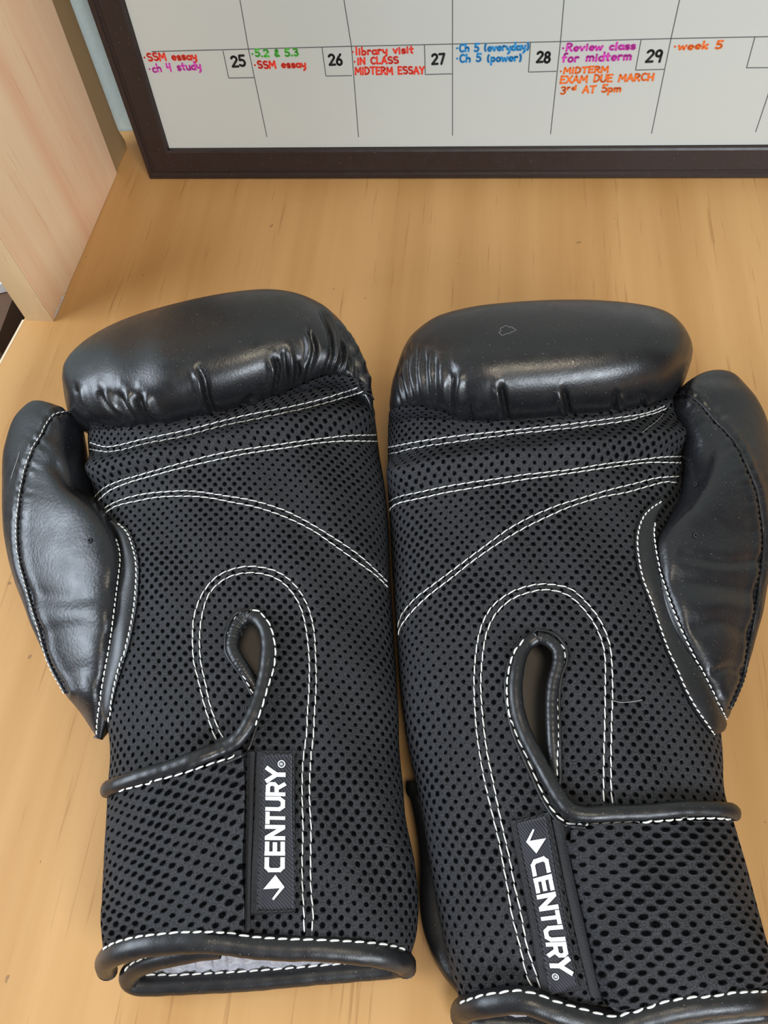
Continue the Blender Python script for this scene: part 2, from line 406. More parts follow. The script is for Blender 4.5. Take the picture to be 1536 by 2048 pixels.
def patch(tree, pathA, pathB, nr, nc, off, edge=True, bulge=None, thick=.0015):
    """cloth piece lying on a surface between two pixel boundary paths; off(s,t) = lift"""
    A = curve(pathA, nr); B = curve(pathB, nr); t = np.linspace(0, 1, nc)
    px = A[:, None] * (1 - t)[None, :, None] + B[:, None] * t[None, :, None]
    P_, N_ = cast(tree, px.reshape(-1, 2))
    P_ = P_.reshape(nr, nc, 3); N_ = N_.reshape(nr, nc, 3)
    S, T = np.meshgrid(np.linspace(0, 1, nr), t, indexing='ij')
    o = off(S, T) if callable(off) else np.full((nr, nc), off)
    v = P_ + N_ * o[..., None]
    du = np.linalg.norm(np.diff(v, axis=1), axis=2); u = np.concatenate([np.zeros((nr, 1)), np.cumsum(du, 1)], 1)
    dv = np.linalg.norm(np.diff(v, axis=0), axis=2).mean(1); w = np.r_[0, np.cumsum(dv)]
    u = u - u.mean(1, keepdims=True)
    uv = np.stack([u, np.broadcast_to(w[:, None], u.shape)], 2).reshape(-1, 2)
    v = v.reshape(-1, 3); f = grid_faces(nr, nc); 
    if edge:
        ring = [j for j in range(nc)] + [i * nc + nc - 1 for i in range(1, nr)] + [(nr - 1) * nc + j for j in range(nc - 2, -1, -1)] + [i * nc for i in range(nr - 2, 0, -1)]
        k = len(v); low = v[ring] - N_.reshape(-1, 3)[ring] * (o.reshape(-1)[ring] + thick)[:, None]
        v = np.vstack([v, low]); uv = np.vstack([uv, uv[ring]]); m = len(ring)
        f = f + [(ring[i], ring[(i + 1) % m], k + (i + 1) % m, k + i) for i in range(m)]
    return v, f, uv

# ------------------------------------------------------------------ setting: desk, wall, floor
d0 = at([(49, 640), (0, 730)]); dl = nz((d0[1] - d0[0])[:2].tolist() + [0])
back = at([(258, 262)])[0][1]; p0 = d0[0]
lft = lambda y: p0[0] + (y - p0[1]) * dl[0] / dl[1]
corner = at([(240, 262)])[0]
ring = [(lft(-.30), -.30), (.75, -.30), (.75, back), (corner[0] - .02, back), (lft(p0[1] + .005), p0[1] + .01)]
v, f = prism([(x, y, -.025) for x, y in ring], [(x, y, 0.) for x, y in ring])
desk = thing('desk', (.1, .1, -.025), 'light beech laminate desk top with fine straight grain under both gloves', 'desk')
part('desk_top', v, f, M['desk'], desk, smooth=False)
e0 = np.array([lft(-.30), -.30]); e1 = np.array([lft(p0[1]), p0[1]]); en = np.array([-(e1 - e0)[1], (e1 - e0)[0]]); en = en / np.linalg.norm(en) * .0016
v, f = prism([(*e0, -.025), (*e1, -.025), (*(e1 + en), -.025), (*(e0 + en), -.025)], [(*e0, .0002), (*e1, .0002), (*(e1 + en), .0002), (*(e0 + en), .0002)])
part('edge_band', v, f, M['edge_band'], desk, smooth=False, label='pale edging strip along the left side of the desk')
v, f = box(-1.6, 1.6, back + .001, back + .05, -.75, 1.6)
tag(solo('wall_back', v, f, M['wall']), kind='structure')
v, f = box(-1.6, 1.6, -1.2, back + .05, -.78, -.75)
tag(solo('floor', v, f, M['floor']), kind='structure')

# upright pine panel and the brown board behind it
def on_plane(px, a, b):
    """pixels onto the vertical plane through desk points a and b"""
    n = np.cross(b - a, [0, 0, 1.]); n = n / np.linalg.norm(n); r = rays(px)
    return CAMP + r * (((a - CAMP) @ n) / (r @ n))[:, None]
a, b, c = at([(108, 642), (235, 347), (257, 298)])
inw = np.cross(nz(b - a), [0, 0, 1.]); inw = -inw if inw[0] > 0 else inw     # towards the left
front_top = on_plane([(0, 473)], a, b)[0]; back_top = on_plane([(105, 0)], a, b)[0]
sf = (front_top - a) / front_top[2]; sb = (back_top - b) / back_top[2]
HT = .50; th = np.linalg.norm(at([(49, 640)])[0] - a) * .92
ft = a + sf * HT; bt = b + sb * HT
q = [a, b, bt, ft]; v, f = prism([p + inw * th for p in q], q)
pine = thing('shelf_panel', (a + b) / 2 + inw * th / 2, 'pale pine board with reddish vertical grain standing upright on the desk at left', 'shelf')
o = part('panel', v, f, M['pine'], pine, smooth=False); add_bevel(o, .0006)
fw = nz(a - b); q2 = [a + fw * .0006, ft + fw * .0006, ft + inw * th + fw * .0006, a + inw * th + fw * .0006]
v, f = prism([p - fw * .0005 for p in q2], q2)
part('front_edge', v, f, M['pine_edge'], pine, smooth=False, label='browner sawn front edge with a knot')
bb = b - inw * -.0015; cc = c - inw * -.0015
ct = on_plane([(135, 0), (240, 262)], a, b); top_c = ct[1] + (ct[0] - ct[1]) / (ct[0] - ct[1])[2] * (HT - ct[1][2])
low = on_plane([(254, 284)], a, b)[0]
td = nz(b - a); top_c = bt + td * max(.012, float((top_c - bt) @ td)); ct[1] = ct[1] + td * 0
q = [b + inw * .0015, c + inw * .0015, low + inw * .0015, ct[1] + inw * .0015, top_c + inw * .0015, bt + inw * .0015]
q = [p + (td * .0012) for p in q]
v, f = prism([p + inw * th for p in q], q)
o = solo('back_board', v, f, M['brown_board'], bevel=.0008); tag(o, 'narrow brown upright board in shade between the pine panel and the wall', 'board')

cp = curve([(111, 640), (123, 612), (137, 585), (150, 560)], 40); jag = np.abs(rng.normal(0, 1, 40)) * np.linspace(2.6, .5, 40)
e_ = on_plane(cp - np.stack([.9 * np.ones(40), 0 * jag], 1), a, b); e2 = on_plane(cp - np.stack([2 + jag * 1.6, 3 + jag * 1.2], 1), a, b)
v = np.vstack([e_, e2]) - inw * .0002; v[:, 2] = np.maximum(v[:, 2], .0004)
part('chipped_edge', v, [(i, i + 1, 41 + i, 40 + i) for i in range(39)], M['white_paint'], pine, smooth=False, label='chipped white lower edge')
# blurred things in the gap left of the desk
g = at([(-10, 560), (30, 585), (-10, 690)], -.10)
v, f = prism([(g[1][0] - .5, g[2][1] - .02, -.75), (g[2][0], g[2][1], -.75), (g[1][0], g[1][1], -.75), (g[1][0] - .5, g[1][1] + .02, -.75)],
             [(g[1][0] - .5, g[2][1] - .02, -.10), (g[2][0], g[2][1], -.10), (g[1][0], g[1][1], -.10), (g[1][0] - .5, g[1][1] + .02, -.10)])
low_cab = thing('storage_box', (g[1][0] - .25, g[1][1], -.75), 'dark brown box with white top edge in the gap left of the desk', 'box')
part('body', v, f, M['dark_brown'], low_cab, smooth=False)
w = at([(-20, 556), (10, 556), (12, 566), (-20, 574)], -.09)
v, f = prism([(x, y, -.099) for x, y, _ in w], [(x, y, -.09) for x, y, _ in w])
part('lid_edge', v, f, M['white_paint'], low_cab, smooth=False, label='white top edge')

# ------------------------------------------------------------------ framed calendar whiteboard leaning on the wall
ba, bb_ = at([(299, 359), (1536, 357.5)], .0005)
bX = nz(bb_ - ba); bN_ = np.array([-bX[1], bX[0], 0]); LEAN = math.radians(8.5)
bU = math.cos(LEAN) * np.array([0, 0, 1.]) + math.sin(LEAN) * bN_; bOut = np.cross(bX, bU)
if bOut[1] > 0: bOut = -bOut
def on_board(px, depth=0.):
    r = rays(px); o = ba - bOut * depth
    return CAMP + r * (((o - CAMP) @ bOut) / (r @ bOut))[:, None]
def bxy(p): return np.stack([(p - ba) @ bX, (p - ba) @ bU], 1)
def bpt(x, y, d=0.): return ba + bX * x + bU * y - bOut * d
inner = bxy(on_board([(336, 301), (1536, 293)])); o_l = bxy(on_board([(173, 0)]))[0]; i_l = bxy(on_board([(245, 0)]))[0]
slope_o = o_l[0] / o_l[1]; slope_i = (i_l[0] - inner[0][0]) / (i_l[1] - inner[0][1])
BH, BW = .46, .66; rail = inner[0][1]
ol = lambda y: slope_o * y; il = lambda y: inner[0][0] + slope_i * (y - inner[0][1])
board = thing('whiteboard_calendar', (ba + bX * BW / 2).tolist(), 'dark framed dry-erase calendar whiteboard leaning on the wall behind the gloves', 'whiteboard')
RD = .0035  # writing surface sits this far behind the frame face
def rail_mesh(pts_o, pts_i):
    """mitred moulding: outer lip, groove, flat face, inner step; swept between two mitre cuts"""
    prof = [(0., .016), (0., .001), (.05, 0.), (.16, 0.), (.20, .0012), (.26, .0012), (.30, 0.), (.90, .0005), (.96, .0012), (1., .0040), (1., .016)]
    V = []
    for (po, pi) in zip(pts_o, pts_i):
        for t, d in prof: V.append(bpt(po[0] + (pi[0] - po[0]) * t, po[1] + (pi[1] - po[1]) * t, d))
    k = len(prof); f = [(j, (j + 1) % k, k + (j + 1) % k, k + j) for j in range(k)] + [tuple(range(k))[::-1], tuple(range(k, 2 * k))]
    return np.array(V), f
oc = [(0, 0), (BW, 0), (BW, BH), (ol(BH), BH)]; ic = [(il(rail), rail), (BW - rail, rail), (BW - rail, BH - rail), (il(BH - rail), BH - rail)]
for nm, i, j in (('bottom_rail', 0, 1), ('right_rail', 1, 2), ('top_rail', 2, 3), ('left_rail', 3, 0)):
    v, f = rail_mesh([oc[i], oc[j]], [ic[i], ic[j]])
    part('frame_rail', v, f, M['frame'], board, smooth=False)
q = [bpt(x, y, RD) for x, y in ic]; v, f = prism([bpt(x, y, .014) for x, y in ic], q)
sheet = part('writing_surface', v, f, M['board'], board, smooth=False, label='greyish white glossy writing surface')
def ribbon_px(path, w, d, disk=True):
    """flat stroke on the board through pixel points"""
    p = bxy(on_board(path, RD)); V, Fc = [], []
    for i in range(len(p) - 1):
        t = p[i + 1] - p[i]; L_ = np.linalg.norm(t)
        if L_ < 1e-7: continue
        t = t / L_; nn = np.array([-t[1], t[0]]) * w / 2; k = len(V)
        for a_, s_ in ((p[i], 1), (p[i + 1], 1), (p[i + 1], -1), (p[i], -1)): V.append(bpt(*(a_ + nn * s_), RD - d))
        Fc.append((k, k + 1, k + 2, k + 3))
    if disk:
        for a_ in p:
            k = len(V)
            for h in range(8): V.append(bpt(a_[0] + math.cos(h * math.pi / 4) * w / 2, a_[1] + math.sin(h * math.pi / 4) * w / 2, RD - d))
            Fc.append(tuple(range(k, k + 8)))
    return np.array(V), Fc
lines = [[(303, 103), (497, 98), (703, 92.5), (905, 88), (1121, 83), (1342, 77), (1545, 73)],
         [(466, -60), (480, 0), (497, 98), (534, 274)], [(678, -60), (688, 0), (703, 93), (717, 274)], [(905, -60), (905, 271)],
         [(1135, -60), (1128, 0), (1121, 83), (1101, 268)], [(1372, -60), (1359, 0), (1342, 77), (1303, 267)], [(1590, -40), (1536, 190), (1511, 264)],
         [(446, 101), (457.5, 156), (508, 155)], [(644, 95), (652, 152), (704, 151)], [(849, 90), (850.5, 149), (905, 147.5)],
         [(1061, 85), (1057, 144), (1113, 142.5)], [(1282, 80), (1271, 140), (1329, 138.5)], [(1510, 73), (1493, 135.5), (1560, 135)]]
def ribbon_b(p, q, w):
    t = np.array(q) - np.array(p); t = t / np.linalg.norm(t); nn = np.array([-t[1], t[0]]) * w / 2
    return np.array([bpt(*(np.array(e) + nn * k), RD - .00012) for e, k in ((p, 1), (q, 1), (q, -1), (p, -1))]), [(0, 1, 2, 3)]
more = []; tops = [bxy(on_board([l[0]]))[0] for l in lines[1:7]]; lows = [bxy(on_board([l[-1]]))[0] for l in lines[1:7]]
stepx = (tops[-1][0] - tops[0][0]) / 5; y_bot = lows[0][1]; y_row = bxy(on_board([(905, 88)]))[0][1]; y_top = BH - rail - .012
for p in tops: more.append(ribbon_b((p[0], p[1] - .001), (p[0], y_top), .0006))
yy = y_row + (y_row - y_bot)
while yy < y_top: more.append(ribbon_b((tops[0][0] - stepx * .98, yy), (tops[-1][0] + .02, yy), .0006)); yy += y_row - y_bot
v, f = join([ribbon_px(l, .0006, .00012, False) for l in lines] + more)
part('calendar_grid', v, f, M['ink_line'], sheet, smooth=False, label='thin dark printed day lines and date boxes')

def arc(cx, cy, rx, ry, a0, a1, n=9):
    return [(cx + rx * math.cos(math.radians(a0 + (a1 - a0) * i / (n - 1))), cy + ry * math.sin(math.radians(a0 + (a1 - a0) * i / (n - 1)))) for i in range(n)]
x_ = .5   # lower case height
G = {  # single-stroke hand lettering: width, strokes (y 0 baseline, 1 cap height)
 'S': (.55, [arc(.28, .74, .24, .24, 40, 270) + arc(.28, .25, .25, .25, 90, -140)]), 'M': (.75, [[(.02, 0), (.08, 1), (.37, .35), (.66, 1), (.7, 0)]]),
 'I': (.2, [[(.08, 0), (.1, 1)]]), 'N': (.6, [[(.02, 0), (.05, 1), (.52, 0), (.55, 1)]]), 'C': (.55, [arc(.32, .5, .30, .5, 50, 310)]),
 'L': (.48, [[(.05, 1), (.04, 0), (.45, .03)]]), 'A': (.62, [[(0, 0), (.3, 1), (.6, 0)], [(.12, .36), (.48, .36)]]), 'T': (.58, [[(0, .97), (.58, 1)], [(.3, 1), (.28, 0)]]),
 'E': (.5, [[(.48, .98), (.05, 1), (.04, 0), (.48, .02)], [(.05, .52), (.4, .54)]]), 'R': (.58, [[(.04, 0), (.06, 1)] + arc(.2, .76, .3, .24, 90, -90) + [(.55, 0)]]),
 'Y': (.56, [[(0, 1), (.28, .5), (.56, 1)], [(.28, .5), (.25, 0)]]), 'D': (.58, [[(.04, 0), (.05, 1)] + arc(.1, .5, .45, .5, 90, -90)]), 'X': (.56, [[(0, 1), (.55, 0)], [(.55, 1), (0, 0)]]),
 'U': (.58, [[(.03, 1), (.03, .3)] + arc(.28, .28, .25, .28, 180, 360) + [(.54, 1)]]), 'H': (.58, [[(.04, 0), (.05, 1)], [(.54, 0), (.55, 1)], [(.05, .5), (.54, .52)]]),
 'a': (.5, [arc(.24, .27, .23, .26, 60, 330), [(.45, .54), (.46, .05), (.52, 0)]]), 'b': (.5, [[(.05, 1), (.05, .02)], arc(.24, .27, .21, .27, 150, -150)]),
 'c': (.42, [arc(.25, .27, .22, .27, 50, 310)]), 'd': (.5, [arc(.24, .27, .22, .26, 40, 320), [(.46, 1), (.46, 0)]]), 'e': (.48, [[(.06, .27), (.44, .3)] + arc(.25, .27, .21, .27, 10, 310)]),
 'f': (.4, [arc(.3, .8, .16, .18, 50, 180) + [(.13, 0)], [(0, .52), (.34, .54)]]), 'h': (.48, [[(.05, 1), (.05, 0)], [(.05, .35)] + arc(.25, .34, .19, .2, 160, 0) + [(.44, 0)]]),
 'i': (.18, [[(.08, .52), (.08, 0)], [(.08, .74), (.09, .76)]]), 'l': (.18, [[(.08, 1), (.08, 0)]]), 'm': (.72, [[(.05, .54), (.05, 0)], [(.05, .35)] + arc(.2, .36, .15, .18, 160, 0) + [(.35, 0)], [(.35, .35)] + arc(.51, .36, .16, .18, 160, 0) + [(.67, 0)]]),
 'n': (.48, [[(.05, .54), (.05, 0)], [(.05, .35)] + arc(.25, .34, .19, .2, 160, 0) + [(.44, 0)]]), 'o': (.48, [arc(.24, .27, .21, .27, 90, 450, 13)]), 'p': (.48, [[(.05, .54), (.04, -.42)], arc(.24, .28, .2, .26, 150, -150)]),
 'r': (.38, [[(.05, .54), (.05, 0)], [(.05, .34)] + arc(.22, .34, .16, .2, 150, 40)]), 's': (.42, [arc(.22, .41, .17, .14, 30, 270) + arc(.21, .14, .18, .14, 90, -150)]), 't': (.4, [[(.18, .85), (.17, .08), (.3, 0)], [(0, .52), (.36, .54)]]),
 'u': (.48, [[(.04, .54), (.04, .2)] + arc(.23, .2, .19, .2, 180, 350) + [(.44, .54), (.45, 0)]]), 'v': (.44, [[(0, .54), (.2, 0), (.42, .54)]]), 'w': (.66, [[(0, .54), (.14, 0), (.32, .45), (.48, 0), (.64, .54)]]),
 'y': (.48, [[(.03, .54), (.05, .25), (.24, .1), (.42, .3)], [(.45, .54), (.4, -.2), (.2, -.42)]]), 'k': (.46, [[(.05, 1), (.05, 0)], [(.42, .56), (.06, .22), (.44, 0)]]),
 '2': (.55, [arc(.26, .73, .24, .26, 160, -20) + [(.03, .02), (.54, .03)]]), '3': (.5, [arc(.22, .75, .23, .24, 140, -90) + arc(.22, .25, .26, .26, 90, -140)]), '4': (.55, [[(.08, 1), (.05, .5), (.45, .5)], [(.45, 1), (.42, 0)]]),
 '5': (.52, [[(.5, 1), (.1, 1), (.07, .56)] + arc(.22, .3, .27, .3, 100, -140)]), '6': (.52, [[(.42, 1), (.15, .62)] + arc(.26, .27, .22, .27, 150, 510, 13)]), '7': (.52, [[(.02, .98), (.5, 1), (.22, 0)]]),
 '8': (.5, [arc(.26, .75, .19, .23, -90, 270, 13), arc(.26, .26, .23, .26, 90, 450, 13)]), '9': (.5, [arc(.25, .72, .22, .26, 0, 360, 13) + [(.46, .72), (.42, 0)]]),
 '.': (.2, [[(.08, .02), (.1, .04)]]), '*': (.3, [[(.1, .42), (.12, .44)]]), '&': (.5, [[(.48, 0), (.14, .62)] + arc(.25, .76, .13, .16, 190, -30) + arc(.22, .2, .18, .2, 110, 330)]), '(': (.3, [arc(.38, .42, .3, .62, 130, 230)]), ')': (.3, [arc(-.08, .42, .3, .62, 50, -50)]), ' ': (.42, [])}
def write(text, p0, p1, h, ink, width, small=None):
    """hand lettering between two pixel points on the baseline, cap height h pixels"""
    p0, p1 = np.array(p0, float), np.array(p1, float); run = p1 - p0
    adv = [G[c][0] + .14 for c in text]; tot = sum(adv) - .14; cen = (p0 + p1) / 2
    up = np.array([884. - cen[0], 2173. - cen[1]]); up = -up / np.linalg.norm(up) * h
    x = 0.; out = []
    for ci, c in enumerate(text):
        sup = small is not None and ci in small
        jy = random.uniform(-.05, .05)
        for st in G[c][1]:
            pts = []
            for (u, y) in st:
                if sup: u, y = u * .8, y * .6 + .5
                pts.append(p0 + run * ((x + u) / tot) + up * (y + jy))
            out.append(ribbon_px(np.array(pts), width, .0002 + .00001 * len(out) % .0002))
        x += adv[ci]
    v, f = join(out)
    return part('handwriting', v, f, M['ink_' + ink], sheet, smooth=False, label=ink + ' marker writing')
W1, W2 = .0013, .0012
for t in [('*SSM essay', (289, 121), (394, 118), 15, 'red', W1), ('*ch 4 study', (299, 144), (403, 138), 16, 'magenta', W2),
          ('*5.2 & 5.3', (504, 113), (597, 111), 14, 'green', W1), ('*SSM essay', (509, 136), (612, 134), 14, 'red', W1),
          ('*library visit', (704, 110), (827, 105), 15, 'red', W2), ('*IN CLASS', (708, 129), (797, 126), 13, 'red', W2), ('MIDTERM ESSAY', (711, 149), (849, 147), 14, 'red', W2),
          ('*Ch 5 (everyday)', (912, 103), (1058, 99), 15, 'blue', W1), ('*Ch 5 (power)', (912, 124), (1043, 121), 15, 'blue', W1),
          ('*Review class', (1123, 102), (1270, 98), 15, 'magenta', W1), ('for midterm', (1124, 124), (1262, 118), 17, 'magenta', W1),
          ('*MIDTERM', (1119, 147), (1216, 144), 12, 'orange', W2), ('EXAM DUE MARCH', (1120, 166), (1306, 160), 14, 'orange', W2), ('3rd AT 5pm', (1121, 187), (1241, 183), 14, 'orange', W2, (1, 2)),
          ('*week 5', (1346, 99), (1443, 96), 15, 'orange', W1)]:
    write(*t)
for t, x0, y0, x1, h in (('25', 465, 133, 492, 21), ('26', 659, 131, 685, 21), ('27', 864, 129, 889, 20), ('28', 1073, 125, 1099, 21), ('29', 1291, 124, 1321, 24)):
    write(t, (x0, y0), (x1, y0 - 1), h, 'black', .0015)

# ------------------------------------------------------------------ boxing gloves
def compact(v, f, uv=None):
    used = np.unique(np.concatenate([np.array(q) for q in f])); mp = -np.ones(len(v), int); mp[used] = np.arange(len(used))
    return v[used], [tuple(mp[list(q)]) for q in f], (uv[used] if uv is not None else None)
def fatpoly(path, a, b):
    """strip around a dense pixel path (a, b = offsets to either side)"""
    p = curve(path, 40); t = np.gradient(p, axis=0); t /= np.linalg.norm(t, axis=1)[:, None]; n = np.stack([-t[:, 1], t[:, 0]], 1)
    return p + n * a, p + n * b
CREASE = lambda d, w: np.exp(-(d / w) ** 2)

# block capitals of the woven label: strokes in a unit box, all the same weight
BL = {'C': [[(.95, .88), (.28, .88), (.10, .74), (.10, .26), (.28, .12), (.95, .12)]],
      'E': [[(.13, 0), (.13, 1)], [(.13, .88), (.95, .88)], [(.13, .50), (.90, .50)], [(.13, .12), (.95, .12)]],
      'N': [[(.12, 0), (.12, 1)], [(.14, .93), (.86, .07)], [(.88, 0), (.88, 1)]],
      'T': [[(.02, .88), (.98, .88)], [(.5, 0), (.5, .9)]],
      'U': [[(.12, 1), (.12, .3), (.3, .12), (.7, .12), (.88, .3), (.88, 1)]],
      'R': [[(.12, 0), (.12, 1)], [(.12, .88), (.70, .88), (.86, .76), (.86, .56), (.70, .44), (.12, .44)], [(.52, .44), (.90, 0)]],
      'Y': [[(.06, 1), (.5, .46), (.94, 1)], [(.5, .5), (.5, 0)]]}
def stroke_quads(pts, w, asp):
    """thick strokes as subdivided quads; asp = letter width / height so that weight is even"""
    out = []
    for i in range(len(pts) - 1):
        a, b = np.array(pts[i]) * [asp, 1], np.array(pts[i + 1]) * [asp, 1]; t = b - a; L_ = np.linalg.norm(t); t /= L_
        n = np.array([-t[1], t[0]]) * w / 2
        a = a - t * (w * .32 if i > 0 else 0); b = b + t * (w * .32 if i < len(pts) - 2 else 0)
        k = max(1, int(L_ / .22))
        for j in range(k):
            p, q = a + (b - a) * j / k, a + (b - a) * (j + 1) / k
            out.append([(p + n) / [asp, 1], (q + n) / [asp, 1], (q - n) / [asp, 1], (p - n) / [asp, 1]])
    return out
def lettering(tree, quad, lift):
    """CENTURY along the quad BL, TL, BR, TR (pixels)"""
    bl, tl, br, tr = [np.array(q, float) for q in quad]
    spans = [('C', 0, .144), ('E', .153, .293), ('N', .302, .442), ('T', .449, .572), ('U', .580, .712), ('R', .722, .852), ('Y', .848, 1.)]
    px = []
    for c, a, b in spans:
        for st in BL[c]:
            for q in stroke_quads(st, .215, .78):
                for x, y in q:
                    u = a + (b - a) * x; px.append((bl + (br - bl) * u) * (1 - y) + (tl + (tr - tl) * u) * y)
    # registered mark: a ring with a small R bar
    h = np.linalg.norm(tl - bl); run = (br - bl) / np.linalg.norm(br - bl); up = (tr - br) / np.linalg.norm(tr - br); c0 = br + run * h * .13 + up * h * .20
    for k in range(14):
        a0, a1 = k * 2 * math.pi / 14, (k + 1) * 2 * math.pi / 14
        for r_, a_ in ((.185, a0), (.185, a1), (.135, a1), (.135, a0)): px.append(c0 + (run * math.cos(a_) + up * math.sin(a_)) * h * r_)
    for (x0, y0, x1, y1) in ((-.06, -.08, -.03, .08), (-.06, .05, .06, .08), (-.06, -.02, .06, .01), (.035, -.02, .06, .08), (.02, -.08, .05, -.01)):
        for x, y in ((x0, y0), (x1, y0), (x1, y1), (x0, y1)): px.append(c0 + (run * x + up * y) * h)
    v, _ = cast(tree, px, lift); return v, [tuple(range(4 * i, 4 * i + 4)) for i in range(len(px) // 4)]
def flat_shape(tree, polys, lift):
    V, Fc = [], []
    for p in polys:
        v, _ = cast(tree, p, lift); k = len(V); V += list(v); Fc.append(tuple(range(k, k + len(p))))
    return np.array(V), Fc

def build_glove(g):
    base = at([g['base']])[0]
    root = thing('boxing_glove', base, g['label'], 'boxing glove', 'pair of black boxing gloves')
    # ---- padded hand compartment
    body = Loft(g['body'], (0, 0, 1), 240, 240, 2.6, 2.2, 2.1)
    px, fac = body.px(), body.facing()
    amt = np.zeros(len(px))
    for ln, w, dep in g['dents']: amt -= dep * CREASE(poly_dist(px, ln)[0], w)
    for ln, w, hgt in g['bumps']: amt += hgt * CREASE(poly_dist(px, ln)[0], w)
    amt += .0005 * np.sin(px[:, 0] / 47. + px[:, 1] / 61.) + .0004 * np.sin(px[:, 0] / 23. - px[:, 1] / 37.)
    body.displace(amt * fac)
    # ---- fist padding
    fist = Loft(g['fist'], None, 210, 150, 2.25, 2.0, 2.0, skew=.38)
    px, fac = fist.px(), fist.facing(); amt = np.zeros(len(px))
    for ln, w, dep, side in g['pleats']:
        d, k = poly_dist(px, ln); fade = np.clip(np.sin(np.clip(k * .75 + .2, 0, 1) * np.pi), .25, 1) * np.clip(k * 5 + .25, 0, 1)
        amt -= dep * CREASE(d, w) * fade
        c = curve(ln, 60); sx = px[:, 0] - np.interp(px[:, 1], np.sort(c[:, 1]), c[np.argsort(c[:, 1]), 0])
        amt += dep * .75 * CREASE(d - w * 2.4, w * 1.3) * (np.sign(sx) == side) * fade
    fist.displace(amt * np.clip(fac * 2, 0, 1))
    thumb = Loft(g['thumb'], g['thumb_up'], 170, 110, 3.2, 2.2, 2.0, .002, fit=(.06, 1.) if g['mirror'] else (1., .06))
    px, fac = thumb.px(), thumb.facing(); amt = np.zeros(len(px))
    d, k = poly_dist(px, g['thumb_seam']); amt -= .0013 * CREASE(d, 5) - .0007 * CREASE(d - 10, 7)
    for ln, w, dep in g['thumb_dents']: amt -= dep * CREASE(poly_dist(px, ln)[0], w)
    d, k = poly_dist(px, g['thumb_seam'])
    amt += .00035 * np.sin(k * 150 + .6 * np.sin(d / 9)) * np.exp(-(d / 26) ** 2) * np.clip(1.4 - 2.2 * k, 0, 1)
    thumb.displace(amt * fac)
    t_body = bvh((body.v, body.f)); t_fb = bvh((body.v, body.f), (fist.v, fist.f)); t_thumb = bvh((thumb.v, thumb.f))
    fl = patch(t_fb, g['flap'][0], g['flap'][1], 90, 26, lambda s, t: .0009 - .0006 * t, True, thick=.001)
    t_fb2 = bvh((body.v, body.f), (fist.v, fist.f), fl[:2])
    t_all = bvh((body.v, body.f), (fist.v, fist.f), (thumb.v, thumb.f))
    # ---- panels
    nc = body.nc; lim = int(nc * .07); pxb = body.px()
    hole = inside(pxb, curve(g['slit'] + g['slit'][:1], 80))
    up_f, lo_f = [], []
    for q in body.f:
        j = min(i % nc for i in q); isup = (j < nc // 2 + lim) or (j >= nc - lim)
        if isup:
            if not all(hole[i] for i in q): up_f.append(q)
        else: lo_f.append(q)
    v, f, uv = compact(body.v, up_f, body.uv)
    part('palm_panel', v, f, M['mesh'], root, uv, label='open black spacer mesh with round holes')
    V, Fa = body.full(); v, f, _ = compact(V, lo_f + body.caps); part('back_shell', v, f, M['leather'], root)
    V, Fa = fist.full(); part('fist_padding', V, Fa, M['leather'], root, label='smooth padded black leather with gathered pleats')
    V, Fa = thumb.full(); tm = part('thumb', V, Fa, M['leather_thumb'], root)
    def stitch_part(paths, tree, par, m='thread', **kw):
        for p in paths:
            v, f = stitches(tree, p, **kw); part('stitching', v, f, M[m], par, label='white stitching' if m == 'thread' else None)
    v, f, uv = fl
    uv = uv[:, ::-1].copy()
    part('palm_flap', v, f, M['mesh'], root, uv)
    # ---- wrist strap
    sl = g['strap_flip']
    def soff(s, t):
        e = t if not sl else 1 - t           # 1 at the seam side
        return .0006 + .0030 * np.clip(e * 2.2, 0, 1) ** .7 + .0004 * np.sin(s * 9 + t * 7)
    v, f, uv = patch(t_body, g['strap'][0], g['strap'][1], 90, 70, soff, True, thick=.0015)
    strap_s = (v, f)
    strap = part('wrist_strap', v, f, M[g['strap_mat']], root, uv, label='thicker stretched black mesh')
    t_strap = bvh((v, [q for q in f])); t_bs = bvh((body.v, body.f), (v, f))
    # ---- leather binding round the slit and along the strap
    def roll(path, r, flat=.75, lift=.0006, tree=t_body, z0=None, seg=14):
        c = curve([q[:2] for q in path], 150); pts, nv = cast(tree, c, 0.); pts = smooth1(pts, 6); nv = smooth1(nv, 20)
        lf = curve([(q[0], q[1], (q[2] if len(q) > 2 else 0.)) for q in path], 150)[:, 2]
        pts = pts + nv * (lift + lf)[:, None]
        w = r * (1 + .035 * np.sin(np.arange(150) * .9) * np.sin(np.arange(150) * .23))
        return tube(pts, w, w * flat, nv, seg)
    v, f = roll(g['slit_roll_under'], g['roll_r'] * .86, .8, .0005); under = part('slit_binding', v, f, M['binding'], root)
    v, f = roll(g['slit_roll'], g['roll_r'], .85, .0012); over = part('strap_binding', v, f, M['binding'], root)
    t_roll = bvh((body.v, body.f), (v, f), strap_s)
    for pth, par in zip(g['slit_piping'], (under, over)):
        pts, nv = cast(t_bs, curve(pth, 120), .0006); v, f = tube(smooth1(pts, 4), .0007, .0007, smooth1(nv, 8), 8); part('piping', v, f, M['binding'], par)
    stitch_part([g['slit_stitch'][0]], t_all, under, dash=.0026, gap=.0011, r=.00034, off=.0011)
    stitch_part(g['slit_stitch'][1:], t_roll, over, dash=.0036, gap=.0010, r=.00042, off=.0006)
    # inner lining seen through the slit
    a, b = g['lining_slit']; v, f, _ = patch(t_body, a, b, 40, 24, lambda s, t: -.010 - .007 * np.sin(t * np.pi) - .006 * (t if g['mirror'] else 1 - t), False)
    part('lining', v, f, M['lining'], root, label='smooth grey-brown inner lining inside the palm slit')
